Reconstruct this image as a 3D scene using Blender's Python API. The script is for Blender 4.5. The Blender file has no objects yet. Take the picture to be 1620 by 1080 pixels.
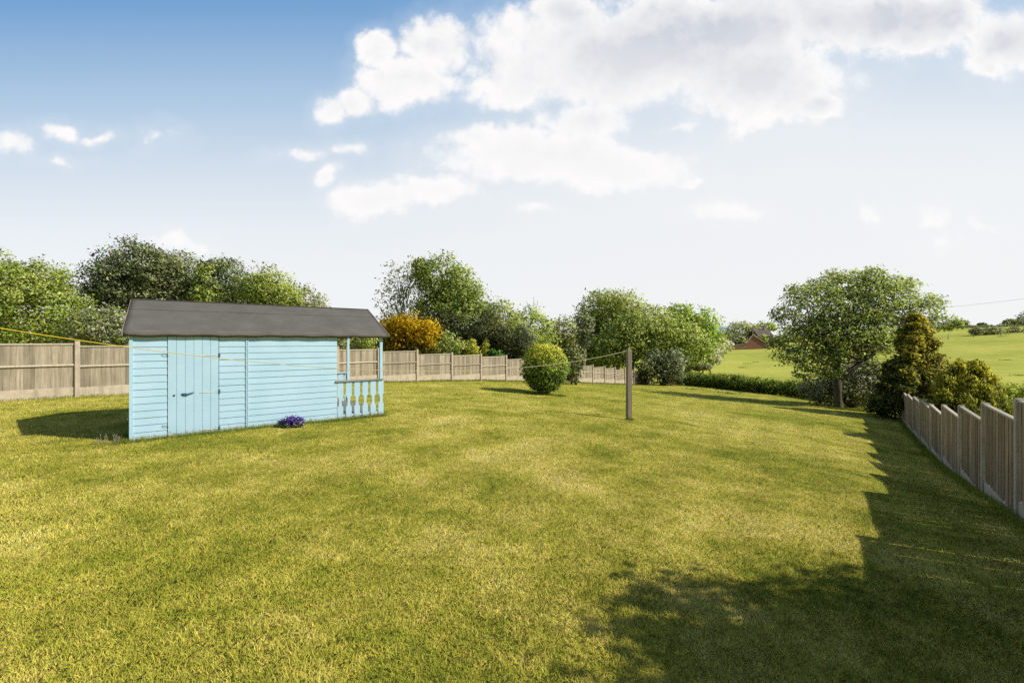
import bpy, math, random
import numpy as np
from mathutils import Vector, Matrix
R = math.radians
rng = np.random.default_rng(7)
random.seed(7)
scene = bpy.context.scene
col = scene.collection
EZ = 1.6            # eye height; the ground under the camera is z = 0
F = 680.0           # focal length in photo pixels

def P(px, py, d):   # a measured photo point at distance d -> a place in the world
    return Vector(((px - 810) / F * d, d, EZ + (540 - py) / F * d))

# ------------------------------------------------------------------ terrain
CP = [(0,0,-1.6),(2,1,-1.72),(-4,1,-1.48),(0,-5,-1.5),(-10,-5,-1.3),(8,-5,-2.1),(1.4,3.3,-1.78),
      (-11.85,11.7,-1.52),(-4.48,20.2,-1.88),(-.37,24.9,-2.3),(6,32.2,-3.15),(10.55,37.4,-3.78),
      (-13.5,9.8,-1.5),(-5.91,6.67,-1.565),(-2.72,9.07,-1.565),(-7.35,8.6,-1.55),(-4.2,11,-1.6),
      (6.23,5.27,-2.13),(7.6,6.95,-2.41),(8.9,8.6,-2.67),(10.2,10.2,-2.88),(11.6,11.9,-3.03),(12.9,13.5,-3.16),
      (14.2,15.1,-3.29),(15.5,16.8,-3.43),(16.8,18.5,-3.5),(18.1,20.1,-3.64),(3.5,2,-1.86),
      (3.1,11.4,-2.1),(1.4,18,-2.22),(18.1,23.8,-3.75),(19.9,29.5,-3.92),(15.6,40,-4.0),
      (-20,20,-1.7),(-30,40,-2.6),(-10,40,-3.0),(0,50,-4),(0,100,-4),(-50,100,-3),
      (24,20,-4.0),(16,8,-3.6),(12,0,-2.9),(29,51,-4.5),(24,42,-4.4),(39,36,-4.2),(50,45,-4.0),(64,80,-4.0),(80,140,-2.5),(60,140,-3),(94,85,-2.3),
      (140,128,1.9),(120,110,0.2),(100,128,-1.2),(200,170,6.0),(235,200,6.6),(170,200,4.5),(120,200,1),(300,180,7),(150,60,2),(300,400,2),(100,300,-2),(0,500,-5),(-300,300,-5),
      (-300,-300,0),(300,-300,0),(100,-60,-3),(1500,1500,-10),(0,2000,-10),(-1500,1500,-10),(1500,-1500,-5),(-1500,-1500,-5)]
CP = np.array(CP, float)
def _phi(r): return np.sqrt(r * r + 6.0)
_D = np.hypot(CP[:,None,0] - CP[None,:,0], CP[:,None,1] - CP[None,:,1])
_n = len(CP)
_A = np.zeros((_n + 1, _n + 1)); _A[:_n,:_n] = _phi(_D) - np.eye(_n) * .12; _A[_n,:_n] = 1; _A[:_n,_n] = 1
_W = np.linalg.solve(_A, np.append(CP[:,2], 0))
def ground_np(x, y):
    x = np.asarray(x, float); y = np.asarray(y, float); out = np.full(x.shape, _W[_n])
    for i in range(_n): out += _W[i] * _phi(np.hypot(x - CP[i,0], y - CP[i,1]))
    return out + EZ
def G(x, y): return float(ground_np(np.array([x]), np.array([y]))[0])

# ------------------------------------------------------------------ node helpers
def new_mat(name):
    m = bpy.data.materials.new(name); m.use_nodes = True
    nt = m.node_tree; nt.nodes.clear()
    return m, nt
def N(nt, typ, **kw):
    n = nt.nodes.new(typ)
    for k, v in kw.items():
        if k.startswith('i_'):
            n.inputs[k[2:].replace('_', ' ')].default_value = v
        else: setattr(n, k, v)
    return n
def L(nt, a, b): nt.links.new(a, b)
def ramp(nt, fac, stops):
    r = nt.nodes.new('ShaderNodeValToRGB'); e = r.color_ramp.elements
    e[0].position = stops[0][0]; e[0].color = (*stops[0][1], 1)
    e[1].position = stops[-1][0]; e[1].color = (*stops[-1][1], 1)
    for p, c in stops[1:-1]:
        q = e.new(p); q.color = (*c, 1)
    L(nt, fac, r.inputs['Fac']); return r.outputs['Color']
def mixc(nt, fac, a, b, mode='MIX'):
    n = nt.nodes.new('ShaderNodeMix'); n.data_type = 'RGBA'; n.blend_type = mode
    for s, v in ((0, fac), (6, a), (7, b)):
        if hasattr(v, 'links') or isinstance(v, bpy.types.NodeSocket): L(nt, v, n.inputs[s])
        else: n.inputs[s].default_value = v if s == 0 else (*v, 1)
    return n.outputs[2]
def mth(nt, op, a, b=None, c=None, clamp=False):
    n = nt.nodes.new('ShaderNodeMath'); n.operation = op; n.use_clamp = clamp
    for i, v in enumerate((a, b, c)):
        if v is None: continue
        if isinstance(v, bpy.types.NodeSocket): L(nt, v, n.inputs[i])
        else: n.inputs[i].default_value = v
    return n.outputs[0]
def noise(nt, vec, scale, detail=4, rough=.55, dist=0):
    n = nt.nodes.new('ShaderNodeTexNoise'); n.inputs['Scale'].default_value = scale
    n.inputs['Detail'].default_value = detail; n.inputs['Roughness'].default_value = rough
    n.inputs['Distortion'].default_value = dist
    L(nt, vec, n.inputs['Vector']); return n.outputs['Fac']
def mapping(nt, vec, scale=(1,1,1), rot=(0,0,0)):
    m = nt.nodes.new('ShaderNodeMapping'); m.inputs['Scale'].default_value = scale; m.inputs['Rotation'].default_value = rot
    L(nt, vec, m.inputs['Vector']); return m.outputs[0]
def world_pos(nt):
    return nt.nodes.new('ShaderNodeNewGeometry').outputs['Position']
def finish(nt, color, rough=.8, bump=None, bstr=.3, bdist=.01, spec=.3, transl=0, tcol=None, metal=0, nrm=None):
    p = nt.nodes.new('ShaderNodeBsdfPrincipled')
    if isinstance(color, bpy.types.NodeSocket): L(nt, color, p.inputs['Base Color'])
    else: p.inputs['Base Color'].default_value = (*color, 1)
    if isinstance(rough, bpy.types.NodeSocket): L(nt, rough, p.inputs['Roughness'])
    else: p.inputs['Roughness'].default_value = rough
    p.inputs['Specular IOR Level'].default_value = spec; p.inputs['Metallic'].default_value = metal
    if bump is not None:
        b = nt.nodes.new('ShaderNodeBump'); b.inputs['Strength'].default_value = bstr; b.inputs['Distance'].default_value = bdist
        L(nt, bump, b.inputs['Height']); L(nt, b.outputs[0], p.inputs['Normal'])
    if nrm is not None: L(nt, nrm, p.inputs['Normal'])
    o = nt.nodes.new('ShaderNodeOutputMaterial'); sh = p.outputs[0]
    if transl:
        t = nt.nodes.new('ShaderNodeBsdfTranslucent'); L(nt, tcol if tcol is not None else color, t.inputs['Color'])
        ms = nt.nodes.new('ShaderNodeMixShader'); ms.inputs[0].default_value = transl
        L(nt, sh, ms.inputs[1]); L(nt, t.outputs[0], ms.inputs[2]); sh = ms.outputs[0]
    L(nt, sh, o.inputs['Surface'])

M = {}
# leaves, needles and petals: colour from the mesh's own colour attribute
def leaf_mat(name, rough=.5, transl=.42, spec=.18, soft=True):
    m, nt = new_mat(name)
    a = nt.nodes.new('ShaderNodeAttribute'); a.attribute_name = 'col'
    tc = mixc(nt, 1.0, a.outputs['Color'], (1.15, 1.1, .55), 'MULTIPLY')
    na = nt.nodes.new('ShaderNodeAttribute'); na.attribute_name = 'nrm'
    finish(nt, a.outputs['Color'], rough, spec=spec, transl=transl, tcol=tc, nrm=na.outputs['Vector'] if soft else None); return m
M['leaf'] = leaf_mat('leaf'); M['glossy_leaf'] = leaf_mat('glossy_leaf', .5, .3, .22); M['petal'] = leaf_mat('petal', .7, .35, .1); M['grass_tuft'] = leaf_mat('grass_tuft', .7, .3, .1, False)

def bark_mat(name, a, b):
    m, nt = new_mat(name); v = mapping(nt, world_pos(nt), (6, 6, 1.2))
    n = noise(nt, v, 3, 6, .65); c = ramp(nt, n, [(.3, a), (.7, b)])
    n2 = noise(nt, world_pos(nt), 1.3, 3); c = mixc(nt, mth(nt, 'MULTIPLY', n2, .35), c, (.12, .14, .06))
    finish(nt, c, .9, n, .8, .03); return m
M['bark'] = bark_mat('bark', (.035, .027, .02), (.13, .1, .075)); M['pale_bark'] = bark_mat('pale_bark', (.2, .17, .12), (.42, .38, .3))

def wood_mat(name, dark, mid, light, green=0.0, zaxis=True, var=.45):
    m, nt = new_mat(name); pos = world_pos(nt)
    at = nt.nodes.new('ShaderNodeAttribute'); at.attribute_name = 'tint'
    v = mapping(nt, pos, (38, 38, 1.6) if zaxis else (3, 3, 60))
    add = nt.nodes.new('ShaderNodeVectorMath'); add.operation = 'ADD'; L(nt, v, add.inputs[0]); L(nt, at.outputs['Vector'], add.inputs[1])
    g = noise(nt, add.outputs[0], 1, 5, .65, .3)
    c = ramp(nt, g, [(.28, dark), (.5, mid), (.75, light)])
    big = noise(nt, pos, 1.6, 4); c = mixc(nt, mth(nt, 'MULTIPLY', big, .6), c, dark)
    k = mth(nt, 'MULTIPLY_ADD', at.outputs['Fac'], var, 1 - var / 2)
    kk = nt.nodes.new('ShaderNodeCombineXYZ')
    for i in range(3): L(nt, k, kk.inputs[i])
    c = mixc(nt, 1, c, kk.outputs[0], 'MULTIPLY')
    if green:
        gn = mth(nt, 'MULTIPLY', mth(nt, 'SMOOTHSTEP' if False else 'SUBTRACT', noise(nt, pos, 3, 5), .45, clamp=True), green * 4, clamp=True)
        c = mixc(nt, gn, c, (.09, .11, .035))
    finish(nt, c, .85, g, .5, .006, spec=.15); return m
M['fence_wood'] = wood_mat('fence_wood', (.19, .155, .11), (.39, .33, .24), (.56, .485, .37), .15, var=.6)
M['fence_wood_grey'] = wood_mat('fence_wood_grey', (.15, .105, .062), (.34, .25, .16), (.50, .39, .26), .15, var=.8)
M['rail_wood'] = wood_mat('rail_wood', (.32, .27, .2), (.54, .47, .36), (.68, .61, .49), 0)
M['post_wood'] = wood_mat('post_wood', (.15, .115, .085), (.31, .25, .19), (.44, .37, .29), .1)
M['deck_wood'] = wood_mat('deck_wood', (.16, .15, .14), (.3, .285, .265), (.4, .385, .36), 0)

def concrete_mat(name, a, b, moss=.3):
    m, nt = new_mat(name); pos = world_pos(nt)
    n = noise(nt, pos, 5, 8, .7); f = noise(nt, pos, 90, 3, .6)
    c = ramp(nt, n, [(.3, a), (.7, b)])
    c = mixc(nt, mth(nt, 'MULTIPLY', f, .3), c, (.16, .13, .1))
    s = noise(nt, mapping(nt, pos, (5, 5, .6)), 2, 4)
    c = mixc(nt, mth(nt, 'MULTIPLY', mth(nt, 'SUBTRACT', s, .5, clamp=True), moss * 6, clamp=True), c, (.12, .115, .06))
    finish(nt, c, .92, f, .5, .004, spec=.15); return m
M['concrete'] = concrete_mat('concrete', (.46, .375, .27), (.66, .56, .43)); M['post_concrete'] = concrete_mat('post_concrete', (.42, .34, .25), (.62, .53, .41), .25)

def paint_mat():
    m, nt = new_mat('blue_paint'); pos = world_pos(nt)
    at = nt.nodes.new('ShaderNodeAttribute'); at.attribute_name = 'tint'
    n = noise(nt, pos, 2.5, 5, .6); c = ramp(nt, n, [(.3, (.365, .55, .67)), (.7, (.43, .61, .73))])
    c = mixc(nt, mth(nt, 'MULTIPLY', at.outputs['Fac'], .25), c, (.36, .55, .62))
    st = noise(nt, mapping(nt, pos, (30, 30, 2)), 1, 5, .7)
    c = mixc(nt, mth(nt, 'MULTIPLY', mth(nt, 'SUBTRACT', st, .55, clamp=True), 1.5, clamp=True), c, (.42, .56, .57))
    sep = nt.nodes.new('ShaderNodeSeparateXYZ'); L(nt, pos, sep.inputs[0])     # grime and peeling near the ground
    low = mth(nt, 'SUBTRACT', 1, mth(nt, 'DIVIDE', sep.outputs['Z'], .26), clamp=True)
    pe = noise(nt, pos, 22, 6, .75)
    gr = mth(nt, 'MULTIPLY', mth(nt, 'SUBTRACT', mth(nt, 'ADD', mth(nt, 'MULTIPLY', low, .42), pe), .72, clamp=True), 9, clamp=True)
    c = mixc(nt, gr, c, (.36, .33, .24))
    sp = mth(nt, 'MULTIPLY', mth(nt, 'SUBTRACT', noise(nt, pos, 60, 3, .6), .72, clamp=True), 14, clamp=True)
    c = mixc(nt, sp, c, (.3, .33, .28))
    gg = noise(nt, mapping(nt, pos, (3, 3, 50)), 1, 4)
    finish(nt, c, .6, gg, .25, .003, spec=.3); return m
M['blue_paint'] = paint_mat()
def felt_mat():
    m, nt = new_mat('roofing_felt'); pos = world_pos(nt)
    n = noise(nt, pos, 2.2, 6, .6); f = noise(nt, pos, 160, 2, .6)
    c = ramp(nt, n, [(.3, (.094, .087, .078)), (.7, (.135, .125, .112))])
    c = mixc(nt, mth(nt, 'MULTIPLY', mth(nt, 'SUBTRACT', f, .5, clamp=True), 2.0, clamp=True), c, (.24, .215, .185))
    w = noise(nt, mapping(nt, pos, (1, 1, 6)), 5, 3)
    finish(nt, c, .95, mth(nt, 'ADD', mth(nt, 'MULTIPLY', f, .25), w), .45, .012, spec=.15); return m
M['roofing_felt'] = felt_mat()
def plain(name, c, rough=.6, metal=0, sc=20, var=.25):
    m, nt = new_mat(name); n = noise(nt, world_pos(nt), sc, 4)
    cc = ramp(nt, n, [(.25, tuple(x * (1 - var) for x in c)), (.75, tuple(min(1, x * (1 + var)) for x in c))])
    finish(nt, cc, rough, n, .15, .003, metal=metal); return m
M['dark_blue_iron'] = plain('dark_blue_iron', (.035, .10, .16), .45); M['iron'] = plain('iron', (.03, .04, .045), .5)
M['cream_wood'] = plain('cream_wood', (.52, .53, .42), .8); M['edge_wood'] = plain('edge_wood', (.27, .22, .17), .85)

m_, nt_0 = new_mat('rope'); sp_ = nt_0.nodes.new('ShaderNodeSeparateXYZ'); L(nt_0, world_pos(nt_0), sp_.inputs[0])
finish(nt_0, ramp(nt_0, mth(nt_0, 'MULTIPLY_ADD', sp_.outputs['X'], .5, 2.7, clamp=True), [(0, (.72, .52, .04)), (1, (.50, .43, .24))]), .7); M['rope'] = m_
M['wire'] = plain('wire', (.25, .25, .26), .6)
M['lining_shade'] = plain('lining_shade', (.16, .27, .32), .9); M['shade_inside'] = plain('shade_inside', (.05, .045, .04), .9); M['hill'] = plain('hill', (.17, .27, .34), 1, sc=.02, var=.12)  # backing behind siding and door: its dark blue stands for shade in the gaps
M['slate'] = plain('slate', (.13, .1, .09), .8, sc=1.5, var=.3); M['stone'] = plain('stone', (.42, .33, .2), .9, sc=2)
M['stone_dark'] = plain('tile_edge', (.45, .36, .28), .9, sc=2); M['soil'] = plain('soil', (.07, .05, .03), 1, sc=30, var=.5)
def brick_mat(name, a, b):
    m, nt = new_mat(name); tc = nt.nodes.new('ShaderNodeTexCoord').outputs['Object']
    br = nt.nodes.new('ShaderNodeTexBrick'); br.inputs['Color1'].default_value = (*a, 1); br.inputs['Color2'].default_value = (*b, 1)
    br.inputs['Mortar'].default_value = (.3, .24, .18, 1); br.inputs['Scale'].default_value = 2; L(nt, mapping(nt, tc, (1, 1, 1), (R(90), 0, 0)), br.inputs['Vector'])
    n = noise(nt, tc, .6, 5); c = mixc(nt, mth(nt, 'MULTIPLY', n, .6), br.outputs['Color'], (.13, .06, .045))
    finish(nt, c, .9); return m
M['brick'] = brick_mat('brick', (.30, .10, .055), (.22, .085, .055)); M['old_brick'] = brick_mat('old_brick', (.26, .15, .11), (.2, .12, .09))

# ------------------------------------------------------------------ grass colouring shared by the lawn sheet and its blades
def lawn_color(nt, dark=1.0):
    pos = world_pos(nt); flat = mapping(nt, pos, (1, 1, 0))
    big = noise(nt, flat, .22, 4, .6, .4); med = noise(nt, flat, 1.1, 5, .65, .3); fin = noise(nt, flat, 7, 5, .7)
    s = mth(nt, 'ADD', mth(nt, 'MULTIPLY', big, .42), mth(nt, 'ADD', mth(nt, 'MULTIPLY', med, .38), mth(nt, 'MULTIPLY', fin, .26)))
    s = mth(nt, 'MULTIPLY_ADD', s, 1.45, -.225)
    c = ramp(nt, s, [(.38, (.15, .165, .024)), (.46, (.26, .245, .045)), (.53, (.38, .32, .078)), (.60, (.50, .40, .135)), (.70, (.62, .49, .24))])
    sep = nt.nodes.new('ShaderNodeSeparateXYZ'); L(nt, pos, sep.inputs[0])      # the lawn gets greener away from the house
    f = mth(nt, 'MULTIPLY', mth(nt, 'SUBTRACT', sep.outputs['Y'], 5), 1 / 22, clamp=True)
    c2 = ramp(nt, s, [(.34, (.19, .22, .03)), (.5, (.29, .29, .05)), (.66, (.41, .37, .09))])
    c = mixc(nt, mth(nt, 'MULTIPLY', f, .7), c, c2)
    # mowing stripes, faint
    st = mth(nt, 'SINE', mth(nt, 'MULTIPLY', mth(nt, 'SUBTRACT', sep.outputs['X'], mth(nt, 'MULTIPLY', sep.outputs['Y'], .62)), 5.2))
    k = mth(nt, 'MULTIPLY_ADD', st, .065, .98 * dark)
    kk = nt.nodes.new('ShaderNodeCombineXYZ')
    for i in range(3): L(nt, k, kk.inputs[i])
    c = mixc(nt, 1, c, (1.14, 1.17, .77), 'MULTIPLY')
    return mixc(nt, 1, c, kk.outputs[0], 'MULTIPLY'), fin, pos
def lawn_mats():
    m, nt = new_mat('lawn_sheet'); c, fin, pos = lawn_color(nt, 1.0)
    h = noise(nt, pos, 28, 4, .7); c = mixc(nt, mth(nt, 'MULTIPLY', mth(nt, 'SUBTRACT', .55, h, clamp=True), 2.2, clamp=True), c, (.15, .15, .03))
    finish(nt, c, 1, h, .9, .05, spec=.05); M['lawn'] = m
    m, nt = new_mat('grass_blade'); c, fin, pos = lawn_color(nt, 1.5)
    a = nt.nodes.new('ShaderNodeAttribute'); a.attribute_name = 'col'
    c = mixc(nt, 1, c, a.outputs['Color'], 'MULTIPLY'); up_ = nt.nodes.new('ShaderNodeNewGeometry'); vm = nt.nodes.new('ShaderNodeVectorMath'); vm.operation = 'MULTIPLY_ADD'; L(nt, up_.outputs['Normal'], vm.inputs[0]); vm.inputs[1].default_value = (.45, .45, .2); vm.inputs[2].default_value = (.12, 0, 1)
    vn = nt.nodes.new('ShaderNodeVectorMath'); vn.operation = 'NORMALIZE'; L(nt, vm.outputs[0], vn.inputs[0])
    finish(nt, c, .6, spec=.15, transl=.12, nrm=vn.outputs[0]); M['blade'] = m
    m, nt = new_mat('field_grass'); pos = world_pos(nt); flat = mapping(nt, pos, (1, 1, 0))
    a = noise(nt, flat, .035, 4, .6); b = noise(nt, flat, .3, 5, .7); d = noise(nt, flat, 3, 4, .7)
    s = mth(nt, 'ADD', mth(nt, 'MULTIPLY', a, .45), mth(nt, 'ADD', mth(nt, 'MULTIPLY', b, .3), mth(nt, 'MULTIPLY', d, .25)))
    c = ramp(nt, s, [(.36, (.19, .215, .04)), (.47, (.28, .295, .06)), (.56, (.37, .36, .085)), (.66, (.44, .38, .12))]); c = mixc(nt, 1, c, (1.26, 1.26, 1.0), 'MULTIPLY')
    finish(nt, c, 1, b, .5, .3, spec=.05); M['field'] = m
lawn_mats()

# ------------------------------------------------------------------ object helpers
OFF = {}
def tagp(o, label=None, cat=None, group=None, kind=None):
    for k, v in (('label', label), ('category', cat), ('group', group), ('kind', kind)):
        if v: o[k] = v
    return o
def thing(name, label, cat, loc, group=None):
    o = bpy.data.objects.new(name, None); col.objects.link(o); o.location = loc; o.empty_display_size = .2
    OFF[o.name] = Vector(loc); return tagp(o, label, cat, group)
def link_mesh(name, me, mat, parent, base):
    o = bpy.data.objects.new(name, me); col.objects.link(o); me.materials.append(mat)
    if parent is not None: o.parent = parent
    else: o.location = base
    OFF[o.name] = base; return o
class MB:
    def __init__(s): s.v = []; s.f = []; s.t = []
    def box(s, c, size, ax=None, t=None):
        c = Vector(c); ax = ax or (Vector((1,0,0)), Vector((0,1,0)), Vector((0,0,1)))
        t = random.random() if t is None else t; b = len(s.v)
        for i in (-.5, .5):
            for j in (-.5, .5):
                for k in (-.5, .5):
                    s.v.append(c + ax[0] * size[0] * i + ax[1] * size[1] * j + ax[2] * size[2] * k); s.t.append(t)
        for f in ((0,1,3,2),(4,6,7,5),(0,4,5,1),(2,3,7,6),(0,2,6,4),(1,5,7,3)): s.f.append([b + q for q in f])
    def prism(s, pts, vec, t=None):      # polygon pts swept by vec
        t = random.random() if t is None else t; b = len(s.v); n = len(pts); vec = Vector(vec)
        for p in pts: s.v.append(Vector(p)); s.t.append(t)
        for p in pts: s.v.append(Vector(p) + vec); s.t.append(t)
        s.f.append([b + i for i in range(n)][::-1]); s.f.append([b + n + i for i in range(n)])
        for i in range(n): j = (i + 1) % n; s.f.append([b + i, b + j, b + n + j, b + n + i])
    def tube(s, pts, rad, n=8, t=.5, jitter=0):
        pts = [Vector(p) for p in pts]; b = len(s.v); m = len(pts)
        if not hasattr(rad, '__len__'): rad = [rad] * m
        for i, p in enumerate(pts):
            d = (pts[min(i + 1, m - 1)] - pts[max(i - 1, 0)]).normalized()
            a = d.cross(Vector((.31, .2, .93))).normalized() if abs(d.z) < .9 else d.cross(Vector((1, .1, 0))).normalized()
            c = d.cross(a)
            for k in range(n):
                an = 2 * math.pi * k / n; r = rad[i] * (1 + random.uniform(-jitter, jitter))
                s.v.append(p + a * math.cos(an) * r + c * math.sin(an) * r); s.t.append(t)
        for i in range(m - 1):
            for k in range(n):
                k2 = (k + 1) % n; s.f.append([b + i*n + k, b + i*n + k2, b + (i+1)*n + k2, b + (i+1)*n + k])
        s.f.append([b + k for k in range(n)][::-1]); s.f.append([b + (m-1)*n + k for k in range(n)])
    def build(s, name, mat, parent=None, base=None, smooth=False, bevel=0):
        base = OFF[parent.name] if parent is not None else Vector(base or (0, 0, 0))
        me = bpy.data.meshes.new(name); me.from_pydata([v - base for v in s.v], [], s.f)
        a = me.attributes.new('tint', 'FLOAT', 'POINT'); a.data.foreach_set('value', s.t)
        if smooth: me.polygons.foreach_set('use_smooth', [True] * len(me.polygons))
        me.update(); o = link_mesh(name, me, mat, parent, base)
        import bmesh
        bm = bmesh.new(); bm.from_mesh(me); bmesh.ops.recalc_face_normals(bm, faces=bm.faces); bm.to_mesh(me); bm.free()
        if bevel:
            m = o.modifiers.new('bevel', 'BEVEL'); m.width = bevel; m.segments = 2; m.limit_method = 'ANGLE'
        return o

def raw_mesh(name, V, nper, cols, mat, parent=None, base=None, faces=None, nrm=None):
    """V (n, nper, 3): n separate polygons with nper corners each, or a vertex list with faces"""
    base = OFF[parent.name] if parent is not None else Vector(base or (0, 0, 0))
    me = bpy.data.meshes.new(name)
    if faces is None:
        n = len(V); vv = (V - np.array(base)).reshape(-1, 3).astype(np.float32); nl = n * nper
        me.vertices.add(nl); me.vertices.foreach_set('co', vv.ravel())
        me.loops.add(nl); me.loops.foreach_set('vertex_index', np.arange(nl, dtype=np.int32))
        me.polygons.add(n); me.polygons.foreach_set('loop_start', np.arange(n, dtype=np.int32) * nper)
        cc = np.repeat(cols, nper, axis=0)
    else:
        vv = (V - np.array(base)).astype(np.float32); me.vertices.add(len(vv)); me.vertices.foreach_set('co', vv.ravel())
        nf, k = faces.shape; me.loops.add(nf * k); me.loops.foreach_set('vertex_index', faces.astype(np.int32).ravel())
        me.polygons.add(nf); me.polygons.foreach_set('loop_start', np.arange(nf, dtype=np.int32) * k)
        me.polygons.foreach_set('use_smooth', np.ones(nf, dtype=bool)); cc = cols
    me.update(calc_edges=True)
    if cc is not None:
        a = me.attributes.new('col', 'FLOAT_COLOR', 'POINT')
        a.data.foreach_set('color', np.hstack([cc, np.ones((len(cc), 1))]).astype(np.float32).ravel())
    if nrm is not None:
        a = me.attributes.new('nrm', 'FLOAT_VECTOR', 'POINT'); a.data.foreach_set('vector', np.repeat(nrm, nper, axis=0).astype(np.float32).ravel())
    return link_mesh(name, me, mat, parent, base)

def leaf_quads(c, size, nrm, aspect=.5, axis=None):
    n = len(c); nrm = nrm / (np.linalg.norm(nrm, axis=1, keepdims=True) + 1e-9)
    r = rng.normal(size=(n, 3)) if axis is None else axis + rng.normal(size=(n, 3)) * .35
    a = r - nrm * (r * nrm).sum(1, keepdims=True); a /= np.linalg.norm(a, axis=1, keepdims=True) + 1e-9
    b = np.cross(nrm, a); s = size[:, None]
    fold = nrm * s * .12
    return np.stack([c - a * s * .5, c + b * s * aspect * .5 + fold - a * s * .08, c + a * s * .5, c - b * s * aspect * .5 + fold - a * s * .08], axis=1)

GREEN = [(.065, .09, .02), (.15, .195, .04), (.29, .34, .085)]
BRIGHT = [(.08, .125, .02), (.20, .28, .04), (.36, .45, .09)]
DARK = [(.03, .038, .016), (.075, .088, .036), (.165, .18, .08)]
OLIVE = [(.07, .085, .028), (.16, .185, .06), (.28, .3, .12)]
WHITE = [(.2, .2, .15), (.34, .34, .27), (.55, .55, .48)]
GREY = [(.035, .045, .025), (.08, .095, .055), (.17, .19, .12)]
ORANGE = [(.58, .19, .004), (.80, .32, .008), (.85, .47, .03)]
GOLD = [(.09, .12, .02), (.28, .29, .03), (.55, .48, .05)]

def foliage(name, lobes, pal, parent, ls, cr=None, fill=1.0, bloom=0, bloom_pal=WHITE, top=None, topfrac=.5, mat='leaf', spiky=0, shell=.7, sprig=.06, aspect=.55, base=None, up=.5, flat=.65, gain=3.0, lumpy=1.0):
    """lobes: (centre, (rx, ry, rz)); leaves gathered in clumps through each lobe's volume"""
    cr = cr or ls * 4.2
    pal = np.array(pal); C = []; U = []; O = []; K = []
    for c, r in lobes:
        rx, ry, rz = r; crl = min(cr, .42 * (rx * ry * rz) ** (1/3)); area = 4 * math.pi * ((( rx*ry)**1.6 + (rx*rz)**1.6 + (ry*rz)**1.6) / 3) ** (1/1.6)
        n = max(8, int(fill * 1.15 * area / (crl * crl)))
        d = rng.normal(size=(n, 3)); d /= np.linalg.norm(d, axis=1, keepdims=True)
        f = np.where(rng.random(n) < shell, 1 - np.abs(rng.normal(size=n)) * .1, rng.uniform(.35, .9, n))
        lump = 1 + lumpy * .13 * np.sin(d[:,0]*5 + c[0]*3) * np.sin(d[:,2]*6 + c[2]*2 + 1) + lumpy * .09 * np.sin(d[:,1]*9 + c[1]) * np.sin(d[:,0]*11 + d[:,2]*7)
        f = f * lump; sp = rng.random(n) < sprig; f = np.where(sp, lump * rng.uniform(1.02, 1.16, n), f)
        C.append(np.array(c) + d * f[:, None] * np.array([rx, ry, rz])); O.append(d); U.append(sp); K.append(np.full(n, crl))
    C = np.concatenate(C); O = np.concatenate(O); U = np.concatenate(U); K = np.concatenate(K)
    ls = ls * 1.2; nl = np.maximum(6, ((K / ls) ** 2 * 3.0)).astype(int)
    cnt = np.where(U, nl // 3, nl); idx = np.repeat(np.arange(len(C)), cnt)
    off = rng.normal(size=(len(idx), 3)) * K[idx][:, None] * np.array([.5, .5, .5 * flat])
    off *= np.where(U, .6, 1.0)[idx][:, None]
    pos = C[idx] + off
    size = ls * rng.uniform(.65, 1.45, len(idx))
    nrm = rng.normal(size=(len(idx), 3)) * .8 + O[idx] * .5 + np.array([0, 0, up])
    axis = None
    if spiky: axis = O[idx] * .6 + np.array([0, 0, 1.0]) * spiky
    V = leaf_quads(pos, size, nrm, aspect, axis)
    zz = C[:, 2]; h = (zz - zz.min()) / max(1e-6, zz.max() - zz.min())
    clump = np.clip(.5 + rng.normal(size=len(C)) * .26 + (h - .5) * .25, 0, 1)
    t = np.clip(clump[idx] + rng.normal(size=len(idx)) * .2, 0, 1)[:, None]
    def pick(p): p = np.array(p); return np.where(t < .5, p[0] + (p[1] - p[0]) * t * 2, p[1] + (p[2] - p[1]) * (t * 2 - 1))
    colr = pick(pal)
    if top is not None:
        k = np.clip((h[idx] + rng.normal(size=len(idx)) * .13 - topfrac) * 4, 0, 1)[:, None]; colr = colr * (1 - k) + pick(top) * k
    if bloom:
        bl = (rng.random(len(C)) < bloom * 1.6)[idx] & (rng.random(len(idx)) < .6); colr = np.where(bl[:, None], pick(bloom_pal), colr)
    off_n = off / (np.linalg.norm(off, axis=1, keepdims=True) + 1e-9)
    sn = off_n * .75 + O[idx] * .55 + rng.normal(size=off.shape) * .38 + np.array([0, 0, .12]); sn /= np.linalg.norm(sn, axis=1, keepdims=True)
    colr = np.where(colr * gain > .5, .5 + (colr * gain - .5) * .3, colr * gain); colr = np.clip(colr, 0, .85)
    return raw_mesh(name, V, 4, colr, M[mat], parent, base, nrm=sn)

def limb(mb, a, b, r0, r1, n=7, seg=5, bend=.08):
    a, b = Vector(a), Vector(b); L_ = (b - a).length; pts = []; rad = []
    k1 = Vector((random.uniform(-1, 1), random.uniform(-1, 1), random.uniform(-.3, .8))) * L_ * bend
    for i in range(seg + 1):
        t = i / seg; pts.append(a.lerp(b, t) + k1 * math.sin(math.pi * t) + Vector((random.uniform(-1, 1), random.uniform(-1, 1), 0)) * L_ * .012); rad.append(r0 + (r1 - r0) * t)
    mb.tube(pts, rad, n, jitter=.08); return pts

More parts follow.
